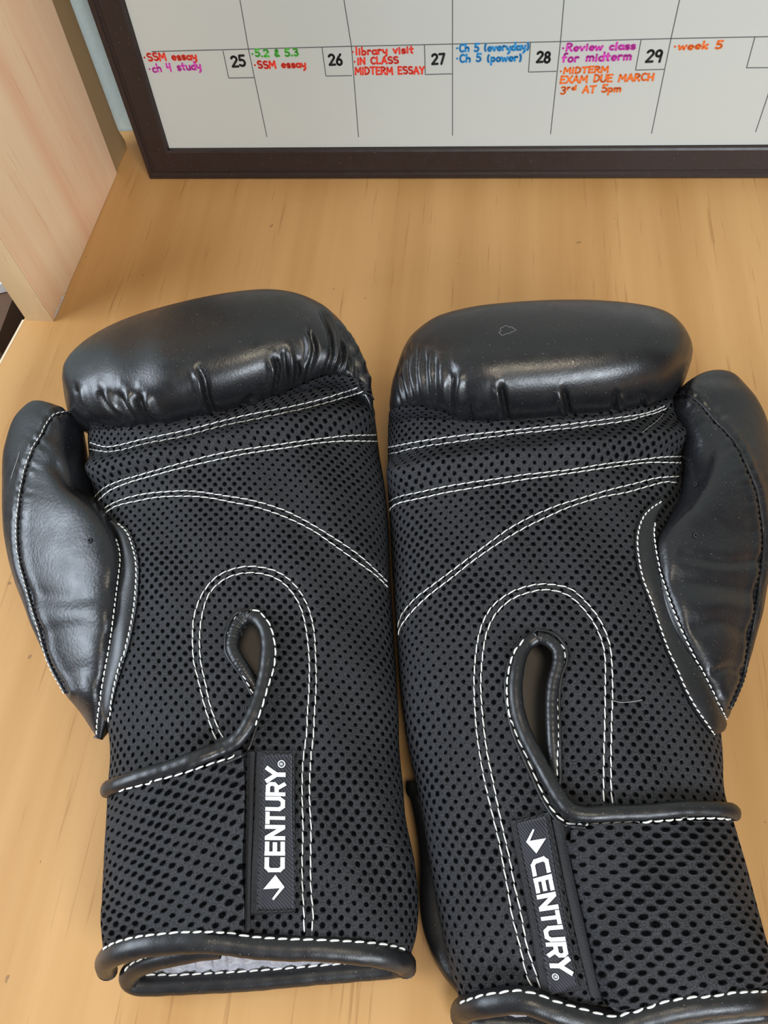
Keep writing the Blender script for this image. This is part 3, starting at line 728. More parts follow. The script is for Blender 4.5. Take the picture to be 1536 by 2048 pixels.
    # ---- palm stitching
    stitch_part(g['stitch'], t_fb2, root, dash=.0043, gap=.00035)
    # ---- thumb details
    pts, nv = cast(t_thumb, curve(g['thumb_seam'], 150), .0003); v, f = tube(smooth1(pts, 5), .0008, .0007, smooth1(nv, 10), 8); part('piping', v, f, M['leather_thumb'], tm)
    stitch_part([g['thumb_seam']], t_thumb, tm, 'thread' if g['thumb_white'] else 'dark_thread', dash=.0021, gap=.0007, r=.00026, off=.0010)
    A, B = g['thumb_bind']
    v, f, uv = patch(t_all, A, B, 110, 14, lambda s, t: .0008 + .0018 * np.sin(np.clip(t, 0, 1) * np.pi) ** .7, True, thick=.002)
    tb = part('thumb_binding', v, f, M['binding'], tm)
    t_tb = bvh((v, f), (body.v, body.f), (thumb.v, thumb.f))
    stitch_part(g['thumb_bind_stitch'], t_tb, tb, dash=.0021, gap=.0008, r=.00034, off=.0003)
    for e in g['eyelets']:
        p, nv = cast(t_thumb, [e], 0.0004); t1 = nz(np.cross(nv[0], [1, 0, 0])); t2 = np.cross(nv[0], t1); a = np.linspace(0, 2 * np.pi, 20)
        v, f = tube(p[0] + .0010 * (np.cos(a)[:, None] * t1 + np.sin(a)[:, None] * t2 * .8), .0004, .0004, np.tile(nv[0], (20, 1)), 6); part('eyelet', v, f, M['dark_thread'], tm)
    # ---- woven label
    q = g['patch']; v, f, uv = patch(t_body, [q[0], q[3]], [q[1], q[2]], 50, 18, lambda s, t: .0012 + 0 * s, True); bp = part('brand_patch', v, f, M['felt'], root)
    q = g['label_q']; v, f, uv = patch(t_body, [q[0], q[3]], [q[1], q[2]], 50, 18, lambda s, t: .0017 + 0 * s, True, thick=.0002); part('woven_label', v, f, M['label'], bp, label='black twill label')
    t_lab = bvh((v, f), (body.v, body.f))
    v, f = lettering(t_lab, g['text_q'], .0004); part('lettering', v, f, M['white_ink'], bp, smooth=False, label='white block capitals')
    v, f = flat_shape(t_lab, g['logo'], .0004); part('arrow_logo', v, f, M['white_ink'], bp, smooth=False, label='white arrow mark')
    stitch_part(g['patch_stitch'], t_lab, bp, 'dark_thread', dash=.0022, gap=.0006, r=.0003, off=.0014)
    for pa, pb in g['webbing']:
        v, f, uv = patch(t_body, pa, pb, 60, 8, lambda s, t: .0008 + .0006 * np.sin(t * np.pi), True); part('webbing_strip', v, f, M['felt'], root)
    # ---- cuff
    for nm, path, ra, rb in g['cuff']:
        c = curve(path, 160); p = at(c[:, :2], c[:, 2]); w = 1 + .02 * np.sin(np.arange(160) * .55) * np.sin(np.arange(160) * .17)
        v, f = tube(p, ra * w, rb * w, None, 16); cb = part(nm, v, f, M['binding'], root); tcb = bvh((v, f), (strap_s[0], strap_s[1]))
        sp = [s for n_, s in g['cuff_stitch'] if n_ == nm]
        if sp: stitch_part(sp, tcb, cb, dash=.0037, gap=.0013, r=.00046, off=.0003)
    if 'cuff_lining' in g:
        nr, ncc = 90, 14; A, B = curve(g['cuff_lining'][0], nr), curve(g['cuff_lining'][1], nr); t = np.linspace(0, 1, ncc)
        c = A[:, None] * (1 - t)[None, :, None] + B[:, None] * t[None, :, None]; v = at(c[..., :2].reshape(-1, 2), c[..., 2].reshape(-1))
        s_ = np.repeat(np.arange(nr), ncc); tt = np.tile(t, nr)
        v[:, 2] += (.0030 * np.sin(s_ * .95 + 2 * np.sin(s_ * .21) + tt * 2.5) + .0009 * np.sin(s_ * 2.3 + tt * 4)) * np.sin(tt * np.pi) 
        part('cuff_lining', v, grid_faces(nr, ncc), M['satin'], root, label='crinkled grey satin lining inside the cuff')
    for nm, rows, m in g['slabs']:
        l = Loft(rows, (0, 0, 1), 80, 40, 3, 3, 2.4); V, Fa = l.full(); part(nm, V, Fa, M[m], root)
    return root

cL = [(180, 845), (221, 852), (260, 861), (307, 862), (352, 852), (400, 838), (439, 834), (504, 812), (546, 795), (582, 777), (634, 754), (671, 746), (700, 752), (728, 764), (746, 800)]
L1u = [(180, 885), (208, 893), (234, 891), (292, 877), (365, 862), (448, 841), (500, 829), (588, 812), (651, 796), (719, 774)]
L1l = [(179, 898), (208, 903), (240, 900), (292, 887), (365, 873), (448, 851), (521, 836), (588, 822), (651, 806), (726, 783)]
L2u = [(190, 994), (208, 976), (242, 961), (300, 944), (400, 916), (473, 901), (556, 889), (634, 878), (699, 871), (753, 870)]
L2l = [(197, 1001), (221, 981), (260, 965), (312, 950), (365, 936), (452, 916), (504, 906), (582, 895), (634, 887), (686, 883), (755, 883)]
L3u = [(210, 1016), (234, 1003), (273, 991), (312, 985), (365, 982), (400, 984), (452, 992), (504, 1001), (561, 1018), (608, 1040), (660, 1071), (713, 1107), (746, 1136), (774, 1164)]
L3l = [(212, 1025), (234, 1012), (276, 1002), (326, 994), (400, 994), (465, 1005), (517, 1016), (569, 1034), (621, 1059), (660, 1085), (713, 1123), (752, 1152), (775, 1175)]
L4o = [(432, 1479), (422, 1453), (407, 1403), (397, 1360), (387, 1317), (386, 1252), (393, 1215), (407, 1184), (429, 1157), (457, 1141), (491, 1133), (525, 1135), (556, 1144), (582, 1162), (603, 1188), (619, 1222), (628, 1264), (631, 1317), (632, 1375), (629, 1424), (627, 1473), (622, 1513), (619, 1586), (622, 1659), (621, 1726), (622, 1779), (626, 1831), (623, 1862)]
L4i = [(446, 1475), (436, 1455), (420, 1408), (411, 1365), (401, 1317), (400, 1264), (407, 1219), (421, 1184), (452, 1157), (491, 1146), (530, 1149), (561, 1162), (585, 1186), (602, 1217), (612, 1258), (618, 1317), (618, 1375), (615, 1424), (613, 1469), (606, 1523), (604, 1586), (606, 1659), (604, 1726), (605, 1779), (608, 1831), (608, 1866)]
seamL = [(138, 824), (112, 828), (96, 844), (83, 870), (65, 901), (49, 947), (39, 1004), (35, 1046), (35, 1082), (40, 1124), (49, 1158), (62, 1207), (78, 1257), (91, 1303), (106, 1340), (132, 1386)]
bindLi = [(226, 1052), (232, 1074), (237, 1098), (239, 1121), (235, 1160), (227, 1225), (219, 1286), (206, 1359), (196, 1421), (193, 1472)]
bindLo = [(230, 1040), (258, 1060), (270, 1087), (278, 1121), (279, 1160), (273, 1225), (257, 1300), (236, 1369), (224, 1416), (203, 1480)]
strapLtop = [(222, 1588), (284, 1566), (336, 1551), (388, 1532), (440, 1514), (479, 1494)]
glove_left = dict(mirror=False, base=(500, 1400), label='black boxing glove at left, its thumb pointing left, label lettering reading upward', fist_up=(.0, -.62, .78), thumb_up=(-.30, 0, .95),
    body=[((206, 1902), (822, 1908), .021, .021, .021, .020), ((203, 1860), (833, 1868), .022, .022, .024, .02), ((204, 1790), (837, 1800), .022, .022, .026, .02), ((208, 1720), (828, 1720), .023, .023, .027, .021),
          ((212, 1650), (812, 1640), .024, .024, .028, .022), ((215, 1585), (806, 1570), .025, .025, .028, .022), ((220, 1510), (799, 1500), .025, .025, .029, .022), ((212, 1430), (797, 1430), .026, .026, .030, .023),
          ((204, 1350), (793, 1350), .027, .027, .031, .024), ((197, 1250), (787, 1250), .027, .027, .032, .024), ((192, 1150), (781, 1150), .028, .028, .033, .025), ((190, 1060), (777, 1050), .028, .028, .034, .025),
          ((186, 980), (769, 970), .029, .029, .035, .026), ((177, 920), (760, 915), .030, .030, .035, .026), ((176, 885), (755, 875), .030, .030, .035, .026), ((180, 850), (750, 835), .031, .031, .034, .026),
          ((195, 815), (742, 795), .031, .031, .032, .026), ((225, 780), (715, 755), .032, .032, .026, .024), ((280, 745), (650, 725), .032, .032, .012, .012)],
    dents=[(L2u, 9, .0022), (L1l, 8, .0022), (L3u, 7, .0010), (L4o, 7, .0012), ([(440, 1480), (500, 1350), (500, 1240)], 40, .0015)],
    bumps=[([(185, 940), (260, 925), (365, 902), (473, 874), (556, 854), (650, 836), (725, 828)], 24, .0050)],
    fist=[((124, 752), (124, 757), .058, .057, .003, .003), ((128, 727), (130, 790), .061, .056, .013, .022), ((146, 701), (143, 822), .063, .055, .020, .034), ((177, 675), (172, 843), .065, .055, .026, .044),
          ((221, 650), (221, 856), .067, .056, .030, .050), ((273, 629), (275, 862), .068, .056, .032, .054), ((326, 613), (335, 857), .069, .057, .034, .056), ((400, 595), (410, 843), .070, .057, .034, .057),
          ((470, 583), (480, 826), .070, .057, .034, .057), ((535, 578), (550, 804), .070, .057, .033, .056), ((590, 585), (610, 788), .069, .056, .031, .054), ((640, 606), (655, 778), .067, .055, .027, .050),
          ((676, 636), (690, 785), .064, .054, .022, .044), ((705, 678), (715, 800), .060, .052, .017, .036), ((727, 730), (735, 818), .054, .048, .012, .026), ((745, 806), (745, 834), .046, .045, .005, .010)],
    pleats=[([(398, 735), (409, 760), (417, 800), (436, 838)], 5, .0030, -1), ([(196, 780), (214, 815), (252, 850)], 6, .0030, 1), ([(236, 785), (252, 820), (285, 856)], 7, .0032, 1), ([(275, 790), (290, 830), (325, 856)], 7, .0036, 1),
            ([(550, 715), (557, 745), (545, 800)], 5, .0036, -1), ([(568, 700), (572, 740), (570, 785)], 5, .0026, 1), ([(618, 655), (630, 700), (612, 762)], 5, .0034, -1), ([(592, 720), (596, 745), (585, 775)], 4, .002, 1),
            ([(640, 620), (660, 660), (664, 705), (648, 752)], 4, .0036, 1), ([(665, 640), (683, 680), (684, 720), (672, 750)], 3.5, .003, 1), ([(684, 665), (699, 700), (700, 740)], 3, .003, 1), ([(700, 690), (712, 725), (714, 760)], 3, .0028, 1),
            ([(713, 720), (722, 750), (724, 785)], 3, .0026, 1), ([(722, 750), (732, 785), (736, 815)], 3, .0026, 1), ([(505, 790), (492, 806), (480, 826)], 5, .003, 1), ([(150, 770), (160, 810), (190, 846)], 5, .002, 1)],
    thumb=[((90, 809), (97, 810), .040, .042, .002, .002), ((64, 813), (120, 817), .036, .046, .007, .010), ((44, 833), (142, 826), .032, .048, .010, .018), ((26, 859), (147, 850), .029, .049, .012, .022), ((13, 896), (149, 890), .026, .049, .013, .025),
           ((6, 932), (156, 925), .024, .050, .014, .026), ((4, 980), (172, 981), .023, .052, .014, .026), ((4, 1030), (213, 1030), .029, .055, .013, .026), ((7, 1077), (237, 1080), .029, .056, .012, .026), ((17, 1129), (242, 1125), .029, .056, .011, .026),
           ((30, 1173), (240, 1165), .029, .055, .010, .025), ((45, 1212), (236, 1210), .029, .054, .010, .024), ((63, 1259), (229, 1260), .029, .052, .009, .022), ((80, 1296), (222, 1300), .029, .049, .008, .020), ((103, 1346), (212, 1350), .029, .045, .007, .017),
           ((131, 1393), (204, 1395), .029, .041, .006, .014), ((168, 1437), (199, 1437), .023, .034, .004, .010), ((193, 1471), (197, 1473), .025, .028, .001, .003)],
    thumb_seam=seamL, thumb_dents=[([(60, 1190), (140, 1195), (225, 1180)], 24, .0016), ([(85, 1268), (150, 1255), (222, 1270)], 20, .0012), ([(110, 930), (140, 965), (180, 985)], 15, .0020), ([(120, 1370), (165, 1340), (200, 1370)], 20, .0008)],
    thumb_white=True, thumb_bind=(bindLi, bindLo), eyelets=[(180, 1081)],
    thumb_bind_stitch=[[(233, 1078), (239, 1098), (241, 1121), (237, 1160), (229, 1225), (221, 1286), (208, 1359), (198, 1421), (194, 1468)],
                       [(236, 1048), (253, 1064), (263, 1087), (271, 1121), (272, 1160), (266, 1225), (250, 1300), (242, 1322), (229, 1369), (221, 1416), (217, 1450)]],
    flap=(cL, L1l), stitch=[L1u, L1l, L2u, L2l, L3u, L3l, L4o, L4i],
    slit=[(497, 1238), (484, 1252), (474, 1275), (470, 1297), (478, 1322), (494, 1347), (509, 1372), (524, 1372), (534, 1350), (538, 1300), (533, 1266), (521, 1242), (508, 1232)],
    slit_roll_under=[(503, 1232, .0005), (489, 1236), (474, 1253), (467, 1275), (465, 1297), (475, 1319), (491, 1343, -.0005), (505, 1367, -.002), (512, 1390, -.004)],
    slit_roll=[(219, 1580, .0), (234, 1574, .0016), (284, 1557, .0018), (336, 1542, .0020), (388, 1523, .0022), (440, 1505, .0026), (476, 1486, .003), (495, 1464, .003), (509, 1436, .003), (523, 1400, .0025), (534, 1356, .0015), (539, 1300, .0005), (534, 1264), (522, 1242), (504, 1231)],
    roll_r=.0034, slit_piping=[[(505, 1391), (487, 1358), (471, 1336), (458, 1317), (451, 1297), (454, 1264), (469, 1231), (489, 1221), (505, 1219)],
                               [(505, 1219), (526, 1228), (543, 1252), (550, 1278), (551, 1307), (546, 1346), (537, 1377), (527, 1414), (514, 1452), (494, 1503), (453, 1526)]],
    slit_stitch=[[(507, 1388), (492, 1361), (477, 1339), (462, 1317), (455, 1297), (458, 1267), (472, 1237), (489, 1225), (505, 1221)],
                 [(505, 1221), (520, 1227), (537, 1249), (546, 1278), (548, 1307), (543, 1346), (533, 1377), (522, 1414), (509, 1450)],
                 [(470, 1510), (464, 1516), (427, 1527), (375, 1544), (326, 1558), (271, 1570), (232, 1583)]],
    lining_slit=([(450, 1220), (440, 1300), (480, 1400)], [(560, 1220), (575, 1300), (540, 1400)]),
    strap=([(222, 1588), (218, 1620), (216, 1660), (212, 1720), (208, 1790), (206, 1840), (208, 1876)], [(493, 1500), (492, 1560), (492, 1650), (491, 1720), (491, 1790), (491, 1830), (490, 1856)]), strap_flip=False, strap_mat='strap_mesh',
    patch=[(515, 1503), (591, 1503), (591, 1823), (502, 1830)], label_q=[(527, 1511), (584, 1511), (588, 1817), (517, 1818)],
    text_q=[(570, 1743), (528.5, 1743), (571.5, 1534), (532.5, 1533)], logo=[[(527, 1778), (551, 1749.5), (569, 1774), (561.5, 1776)], [(569, 1774), (547.5, 1800), (544.5, 1797), (560.5, 1775)]],
    patch_stitch=[[(526, 1512), (522, 1650), (516, 1818)], [(587, 1512), (589, 1650), (590, 1820)], [(526, 1509), (586, 1509)], [(516, 1822), (590, 1820)]],
    webbing=[([(496, 1504), (494, 1650), (491, 1862)], [(511, 1504), (506, 1650), (500, 1862)])],
    cuff=[('cuff_binding', [(214, 1940, .014), (211, 1926, .022), (222, 1912, .032), (250, 1899, .039), (290, 1889, .043), (340, 1883, .045), (409, 1880, .046), (451, 1883, .045), (500, 1890, .044), (570, 1895, .043), (641, 1896, .042), (734, 1905, .038), (785, 1915, .031), (808, 1926, .022), (810, 1936, .014)], .0047, .0040),
          ('cuff_back_binding', [(440, 1893, .034), (400, 1898, .034), (360, 1906, .032), (320, 1915, .029), (284, 1928, .023), (263, 1944, .016), (259, 1958, .011), (274, 1967, .008), (310, 1969, .0072), (350, 1967, .007), (430, 1963, .007), (500, 1959, .007), (617, 1948, .007), (711, 1940, .007), (780, 1934, .008), (806, 1930, .012)], .0044, .0042)],
    cuff_stitch=[('cuff_binding', [(208, 1899), (232, 1886), (274, 1875), (315, 1870), (367, 1865), (409, 1863), (451, 1865), (500, 1874), (570, 1879), (641, 1881), (734, 1886), (793, 1895), (812, 1903)]),
                 ('cuff_back_binding', [(292, 1951), (347, 1951), (430, 1947), (500, 1943), (570, 1938), (641, 1932), (711, 1926), (758, 1922)]), ('cuff_back_binding', [(251, 1941), (263, 1928), (284, 1918), (317, 1904)])],
    cuff_lining=([(262, 1950, .006), (350, 1955, .006), (500, 1948, .006), (640, 1938, .006), (800, 1925, .008)], [(270, 1885, .034), (350, 1870, .037), (500, 1872, .036), (640, 1876, .034), (800, 1890, .026)]),
    slabs=[('cuff_back_flap', [((262, 1830), (800, 1830), .006, .006, .004, .004), ((256, 1900), (806, 1890), .006, .006, .004, .004), ((262, 1966), (808, 1934), .006, .006, .003, .004)], 'leather')])

cR = [(781, 822), (800, 812), (823, 809), (857, 812), (896, 824), (935, 846), (974, 848), (1013, 843), (1060, 847), (1105, 841), (1175, 836), (1227, 830), (1292, 812), (1334, 796)]
R1u = [(777, 895), (844, 882), (922, 871), (1000, 863), (1066, 856), (1131, 849), (1200, 840), (1287, 827), (1329, 812)]
R1l = [(777, 908), (844, 893), (922, 882), (1000, 871), (1079, 862), (1136, 857), (1188, 850), (1253, 841), (1305, 827), (1339, 814)]
R2u = [(778, 1004), (797, 994), (844, 983), (896, 972), (974, 960), (1053, 949), (1140, 939), (1214, 927), (1266, 921), (1324, 914), (1364, 913)]
R2l = [(778, 1021), (797, 1007), (855, 994), (896, 985), (974, 972), (1053, 959), (1140, 947), (1214, 936), (1292, 926), (1362, 926)]
R3u = [(796, 1254), (805, 1228), (831, 1197), (865, 1171), (917, 1132), (969, 1093), (1013, 1061), (1053, 1038), (1105, 1015), (1140, 1003), (1214, 981), (1266, 968), (1313, 956), (1358, 953)]
R3l = [(797, 1270), (803, 1252), (823, 1225), (857, 1192), (901, 1158), (948, 1121), (1000, 1085), (1053, 1054), (1105, 1029), (1140, 1014), (1201, 995), (1253, 985), (1292, 974), (1331, 964), (1357, 967)]
R4o = [(1063, 1972), (1052, 1945), (1041, 1896), (1031, 1857), (1023, 1824), (1017, 1786), (1007, 1732), (999, 1687), (988, 1641), (978, 1601), (967, 1549), (956, 1482), (951, 1434), (948, 1369), (952, 1304), (960, 1262), (972, 1231), (990, 1207), (1021, 1185), (1053, 1173), (1084, 1168), (1118, 1171), (1140, 1177), (1157, 1189), (1180, 1213), (1199, 1239), (1214, 1272), (1222, 1305), (1225, 1380), (1223, 1445), (1222, 1510), (1222, 1575), (1225, 1612)]
R4i = [(1082, 1978), (1068, 1935), (1054, 1892), (1045, 1843), (1035, 1795), (1030, 1776), (1020, 1721), (1009, 1672), (999, 1627), (986, 1562), (973, 1497), (964, 1416), (962, 1356), (968, 1291), (977, 1255), (995, 1223), (1026, 1197), (1066, 1183), (1099, 1180), (1140, 1193), (1176, 1229), (1197, 1265), (1209, 1309), (1210, 1382), (1209, 1460), (1207, 1539), (1207, 1598), (1209, 1614)]
seamR = [(1346, 797), (1365, 789), (1386, 794), (1407, 813), (1430, 841), (1456, 867), (1477, 896), (1497, 940), (1514, 983), (1521, 1025), (1526, 1061), (1526, 1108), (1520, 1160), (1513, 1212), (1504, 1265), (1497, 1297), (1487, 1349), (1472, 1388), (1459, 1417)]
bindRi = [(1313, 1030), (1310, 1046), (1309, 1069), (1315, 1114), (1326, 1150), (1342, 1199), (1360, 1246), (1384, 1298), (1410, 1349), (1428, 1385), (1446, 1422), (1453, 1440)]
bindRo = [(1322, 997), (1299, 1010), (1281, 1032), (1271, 1059), (1268, 1087), (1271, 1124), (1279, 1160), (1295, 1202), (1310, 1246), (1330, 1300), (1348, 1342), (1363, 1378), (1384, 1418), (1405, 1449), (1424, 1468), (1449, 1462)]
glove_right = dict(mirror=True, base=(1100, 1400), label='black boxing glove at right, its thumb pointing right, label lettering reading downward', fist_up=(.0, -.62, .78), thumb_up=(.30, 0, .95),
    body=[((919, 2008), (1566, 1992), .021, .021, .021, .02), ((912, 1975), (1556, 1955), .022, .022, .024, .02), ((897, 1925), (1542, 1915), .022, .022, .026, .02), ((884, 1860), (1528, 1862), .023, .023, .027, .021), ((870, 1790), (1510, 1796), .023, .023, .028, .021),
          ((858, 1720), (1492, 1730), .024, .024, .028, .022), ((846, 1640), (1468, 1652), .025, .025, .028, .022), ((833, 1575), (1449, 1590), .025, .025, .029, .022), ((820, 1515), (1446, 1520), .026, .026, .029, .023), ((810, 1460), (1442, 1470), .026, .026, .030, .023),
          ((800, 1380), (1436, 1400), .027, .027, .031, .024), ((794, 1300), (1415, 1310), .027, .027, .032, .024), ((789, 1220), (1395, 1220), .028, .028, .032, .024), ((784, 1140), (1378, 1140), .028, .028, .033, .025), ((780, 1060), (1368, 1060), .028, .028, .034, .025),
          ((777, 1000), (1366, 990), .029, .029, .035, .026), ((776, 940), (1368, 930), .030, .030, .035, .026), ((776, 880), (1368, 870), .030, .030, .035, .026), ((778, 845), (1362, 825), .031, .031, .034, .026), ((788, 815), (1345, 795), .031, .031, .032, .026), ((820, 770), (1310, 765), .032, .032, .026, .024), ((900, 735), (1240, 735), .032, .032, .012, .012)],
    dents=[(R2u, 9, .0022), (R1l, 8, .0022), (R3u, 7, .0010), (R4o, 7, .0012), ([(1085, 1600), (1075, 1450), (1080, 1290)], 40, .0015), ([(1141, 1680), (1165, 1800), (1188, 1890), (1212, 1990)], 14, .0040)],
    bumps=[([(805, 946), (855, 935), (974, 916), (1079, 905), (1188, 892), (1290, 876), (1355, 868)], 24, .0050)],
    fist=[((779, 806), (780, 822), .047, .046, .004, .008), ((784, 766), (792, 836), .052, .049, .011, .024), ((795, 729), (815, 838), .056, .052, .016, .034), ((809, 692), (842, 838), .061, .054, .021, .042), ((830, 663), (875, 842), .065, .055, .026, .048),
          ((875, 632), (915, 848), .068, .056, .031, .054), ((940, 614), (974, 852), .070, .057, .034, .057), ((1010, 605), (1030, 850), .070, .057, .035, .058), ((1090, 600), (1095, 846), .070, .057, .035, .058), ((1170, 599), (1165, 839), .070, .057, .035, .058),
          ((1240, 603), (1228, 830), .070, .057, .034, .057), ((1300, 612), (1285, 815), .069, .057, .032, .054), ((1339, 626), (1325, 800), .067, .057, .028, .048), ((1365, 649), (1350, 778), .064, .058, .022, .038), ((1381, 677), (1370, 748), .062, .058, .014, .024), ((1386, 700), (1384, 715), .060, .059, .004, .006)],
    pleats=[([(1003, 770), (1008, 800), (1016, 845)], 5, .0028, -1), ([(1127, 780), (1134, 805), (1140, 842)], 5, .0026, -1), ([(1232, 785), (1230, 805), (1224, 832)], 5, .0022, 1), ([(1290, 790), (1286, 805), (1280, 818)], 4, .0015, 1),
            ([(852, 700), (850, 740), (856, 800)], 5, .0016, 1), ([(870, 710), (868, 750), (872, 810)], 6, .0014, 1), ([(835, 690), (830, 740), (838, 805)], 4, .0017, 1), ([(820, 690), (813, 740), (826, 802)], 3.5, .0017, 1), ([(808, 700), (801, 745), (812, 806)], 3, .0015, 1),
            ([(798, 725), (792, 765), (802, 812)], 3, .0015, 1), ([(905, 740), (900, 790), (908, 836)], 7, .0022, 1), ([(940, 800), (938, 820), (950, 848)], 6, .0015, 1)],
    thumb=[((1424, 746), (1434, 746), .044, .040, .002, .002), ((1385, 757), (1468, 761), .048, .036, .008, .010), ((1356, 780), (1493, 788), .050, .032, .011, .018), ((1354, 805), (1514, 818), .051, .029, .013, .022), ((1366, 850), (1534, 858), .050, .026, .013, .025), ((1384, 912), (1545, 920), .051, .024, .014, .026),
           ((1376, 968), (1549, 980), .053, .023, .014, .026), ((1345, 1030), (1550, 1040), .055, .022, .013, .026), ((1312, 1080), (1546, 1090), .056, .022, .012, .026), ((1316, 1130), (1541, 1145), .056, .022, .011, .026), ((1326, 1180), (1534, 1185), .055, .022, .010, .025),
           ((1341, 1225), (1527, 1228), .054, .022, .010, .024), ((1358, 1270), (1515, 1272), .052, .022, .009, .022), ((1382, 1320), (1502, 1318), .049, .022, .008, .02), ((1405, 1365), (1488, 1365), .045, .022, .007, .017), ((1429, 1405), (1469, 1404), .041, .022, .005, .013), ((1449, 1437), (1454, 1437), .028, .025, .001, .003)],
    thumb_seam=seamR, thumb_dents=[([(1360, 1160), (1430, 1170), (1515, 1185)], 22, .0016), ([(1400, 1250), (1450, 1240), (1500, 1265)], 20, .0015), ([(1370, 1110), (1450, 1125), (1520, 1120)], 12, .0012), ([(1370, 1000), (1400, 960), (1420, 900)], 20, .002), ([(1430, 1345), (1460, 1335), (1488, 1345)], 9, .0012)],
    thumb_white=False, thumb_bind=(bindRi, bindRo), eyelets=[(1390, 1071), (1392, 970)],
    thumb_bind_stitch=[[(1309, 1046), (1307, 1069), (1313, 1114), (1323, 1150), (1339, 1199), (1357, 1246), (1381, 1298), (1407, 1349), (1425, 1385), (1443, 1422), (1451, 1438)],
                       [(1323, 1004), (1303, 1017), (1287, 1035), (1278, 1059), (1275, 1087), (1279, 1124), (1287, 1160), (1303, 1202), (1318, 1246), (1336, 1297), (1355, 1339), (1370, 1375), (1391, 1414), (1412, 1445), (1428, 1469)]],
    flap=(cR, R1l), stitch=[R1u, R1l, R2u, R2l, R3u, R3l, R4o, R4i],
    slit=[(1072, 1280), (1052, 1296), (1040, 1330), (1034, 1377), (1038, 1421), (1050, 1460), (1065, 1494), (1084, 1530), (1100, 1560), (1107, 1545), (1106, 1470), (1104, 1400), (1110, 1350), (1116, 1318), (1106, 1292), (1088, 1280)],
    slit_roll_under=[(1074, 1275, .0005), (1096, 1281), (1115, 1300), (1117, 1328), (1107, 1365), (1103, 1408), (1104, 1460), (1107, 1513, -.001), (1110, 1565, -.003)],
    slit_roll=[(1462, 1628, .0), (1448, 1623, .0016), (1370, 1620, .0018), (1292, 1624, .0020), (1214, 1628, .0022), (1165, 1629, .0026), (1140, 1622, .003), (1124, 1600, .003), (1103, 1565, .003), (1082, 1531, .002), (1061, 1494, .001), (1046, 1460), (1034, 1421), (1030, 1377), (1035, 1330), (1048, 1294), (1073, 1275)],
    roll_r=.0031, slit_piping=[[(1112, 1575), (1121, 1560), (1120, 1480), (1118, 1400), (1124, 1350), (1134, 1325), (1132, 1297), (1116, 1274), (1095, 1263), (1074, 1261)],
                               [(1074, 1261), (1044, 1278), (1025, 1307), (1014, 1341), (1011, 1382), (1016, 1424), (1027, 1471), (1045, 1514), (1066, 1561), (1086, 1602), (1112, 1640), (1132, 1652), (1171, 1656)]],
    slit_stitch=[[(1115, 1570), (1115, 1526), (1116, 1473), (1114, 1421), (1114, 1382), (1119, 1351), (1128, 1325), (1129, 1302), (1116, 1281)],
                 [(1048, 1281), (1030, 1307), (1020, 1341), (1017, 1382), (1021, 1424), (1033, 1471), (1051, 1510), (1072, 1559), (1095, 1605), (1116, 1633), (1134, 1646), (1150, 1649), (1171, 1650)],
                 [(1171, 1650), (1188, 1648), (1266, 1643), (1318, 1638), (1396, 1633), (1448, 1634), (1463, 1640)]],
    lining_slit=([(1020, 1265), (1005, 1380), (1060, 1590)], [(1150, 1265), (1140, 1400), (1140, 1590)]),
    strap=([(1140, 1650), (1148, 1720), (1162, 1796), (1185, 1887), (1204, 1965), (1214, 2014)], [(1461, 1642), (1476, 1690), (1490, 1740), (1506, 1797), (1520, 1850), (1534, 1905), (1546, 1970)]), strap_flip=True, strap_mat='strap_mesh_r',
    patch=[(1021, 1642), (1099, 1626), (1160, 1978), (1085, 1988)], label_q=[(1034, 1647), (1090, 1635), (1152, 1970), (1102, 1984)],
    text_q=[(1060, 1723), (1095.5, 1711), (1102.5, 1948), (1146, 1950)], logo=[[(1092, 1676.6), (1073, 1707), (1052.5, 1684), (1059.5, 1682)], [(1052.5, 1684), (1066, 1658), (1069, 1660), (1060, 1682)]],
    patch_stitch=[[(1032, 1650), (1062, 1800), (1102, 1985)], [(1093, 1638), (1124, 1800), (1155, 1972)], [(1034, 1643), (1090, 1632)]],
    webbing=[([(1104, 1640), (1136, 1801), (1180, 1990)], [(1124, 1645), (1158, 1801), (1204, 2000)])],
    cuff=[('cuff_binding', [(924, 2034, .014), (926, 2020, .024), (945, 2013, .034), (972, 2007, .040), (1000, 2003, .043), (1031, 2000, .045), (1060, 2003, .046), (1103, 2019, .045), (1160, 2036, .043), (1225, 2049, .041), (1253, 2044, .041), (1292, 2031, .042), (1344, 2018, .043), (1396, 2010, .043), (1448, 2005, .042), (1500, 2001, .039), (1545, 2003, .03), (1565, 2010, .018)], .0046, .0040),
          ('cuff_back_binding', [(930, 2036, .012), (960, 2042, .009), (1000, 2042, .008), (1060, 2047, .007), (1140, 2056, .007), (1240, 2056, .007), (1340, 2046, .007), (1440, 2034, .007), (1520, 2024, .008), (1560, 2015, .012)], .0042, .0042)],
    cuff_stitch=[('cuff_binding', [(922, 2006), (945, 1998), (972, 1990), (996, 1987), (1031, 1982), (1054, 1985), (1080, 1991), (1103, 2001), (1136, 2011), (1175, 2022), (1209, 2031), (1232, 2034), (1253, 2028), (1292, 2014), (1344, 2002), (1396, 1994), (1448, 1988), (1500, 1985), (1536, 1984)])],
    cuff_lining=([(930, 2036, .006), (1060, 2046, .006), (1240, 2054, .006), (1440, 2034, .006), (1560, 2015, .008)], [(940, 1990, .03), (1060, 1975, .030), (1215, 2034, .022), (1260, 2030, .024), (1440, 1980, .034), (1560, 1985, .026)]),
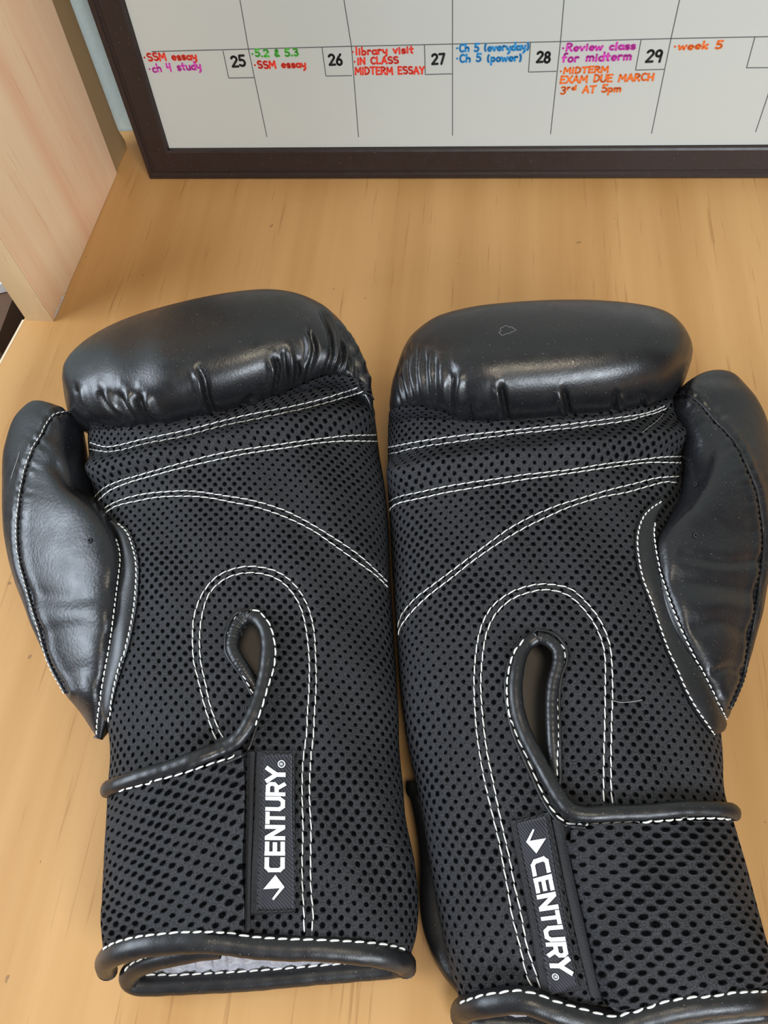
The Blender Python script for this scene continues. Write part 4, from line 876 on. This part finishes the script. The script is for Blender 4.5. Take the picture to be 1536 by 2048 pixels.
    slabs=[('leather_back_edge', [((812, 1562), (850, 1562), .012, .012, .001, .002), ((812, 1585), (880, 1585), .012, .012, .004, .007), ((822, 1607), (900, 1610), .013, .013, .006, .009), ((835, 1680), (920, 1680), .013, .013, .007, .01), ((839, 1740), (930, 1740), .013, .013, .007, .01), ((838, 1790), (940, 1790), .013, .013, .007, .01), ((842, 1838), (950, 1838), .013, .013, .007, .01),
            ((851, 1877), (960, 1877), .013, .013, .007, .01), ((866, 1916), (965, 1916), .013, .013, .007, .01), ((886, 1951), (970, 1951), .013, .013, .007, .01), ((906, 1976), (975, 1976), .013, .013, .006, .01), ((921, 1994), (980, 1994), .013, .013, .004, .008)], 'leather'),
           ('cuff_back_flap', [((960, 1940), (1540, 1940), .006, .006, .004, .004), ((935, 2000), (1550, 1990), .006, .006, .004, .004), ((932, 2036), (1558, 2016), .006, .006, .003, .004)], 'leather')])
for g in (glove_left, glove_right): build_glove(g)

# scuff on the right fist and stray hairs
def hair(px, root_tree, r=.00010, lift=.0006):
    p, n = cast(root_tree, curve(px, 40), lift); return tube(smooth1(p, 2), r, r, n, 6)
bpy.context.view_layer.update(); dgr = bpy.context.evaluated_depsgraph_get()
def cast_scene(px, lift):
    out = []
    for d in rays(px):
        h = scene.ray_cast(dgr, Vector(CAMP), Vector(d)); out.append(np.array(h[1]) + np.array(h[2]) * lift)
    return np.array(out)
gr = bpy.data.objects['boxing_glove.001']; fp = [o for o in gr.children if o.name.startswith('fist_padding')][0]
ang = np.linspace(0, 2 * np.pi, 60); rr = 1 + .16 * np.sin(3 * ang + 1) + .10 * np.sin(7 * ang) + .06 * np.sin(13 * ang)
sp = np.stack([1013 + 15 * np.cos(ang) * rr, 661 + 8 * np.sin(ang) * rr - .15 * 15 * np.cos(ang)], 1)
v, f = tube(cast_scene(sp, .0001), .00016, .00008, None, 6); part('scuff_mark', v, f, mat('grey_scuff', (.16, .155, .15), .8)[0], fp, label='small pale ring-shaped scuff')
M['hair'] = mat('pale_hair', (.45, .43, .40), .5)[0]
for px, lb in (([(1222, 1402), (1240, 1405), (1262, 1404), (1284, 1400)], 'short pale hair lying on the right glove beside its inner arch stitching'),
               ([(1327, 829), (1310, 846), (1294, 858), (1284, 866)], 'thin pale hair across the padded bar of the right glove near the thumb'),
               ([(40, 905), (34, 925), (27, 945), (23, 958)], 'thin curved hair on the outer edge of the left thumb')):
    p = smooth1(cast_scene(curve(px, 40), .0004), 3); v, f = tube(p, .00010, .00010, None, 6); tag(solo('hair_strand', v, f, M['hair'], True), lb, 'hair')
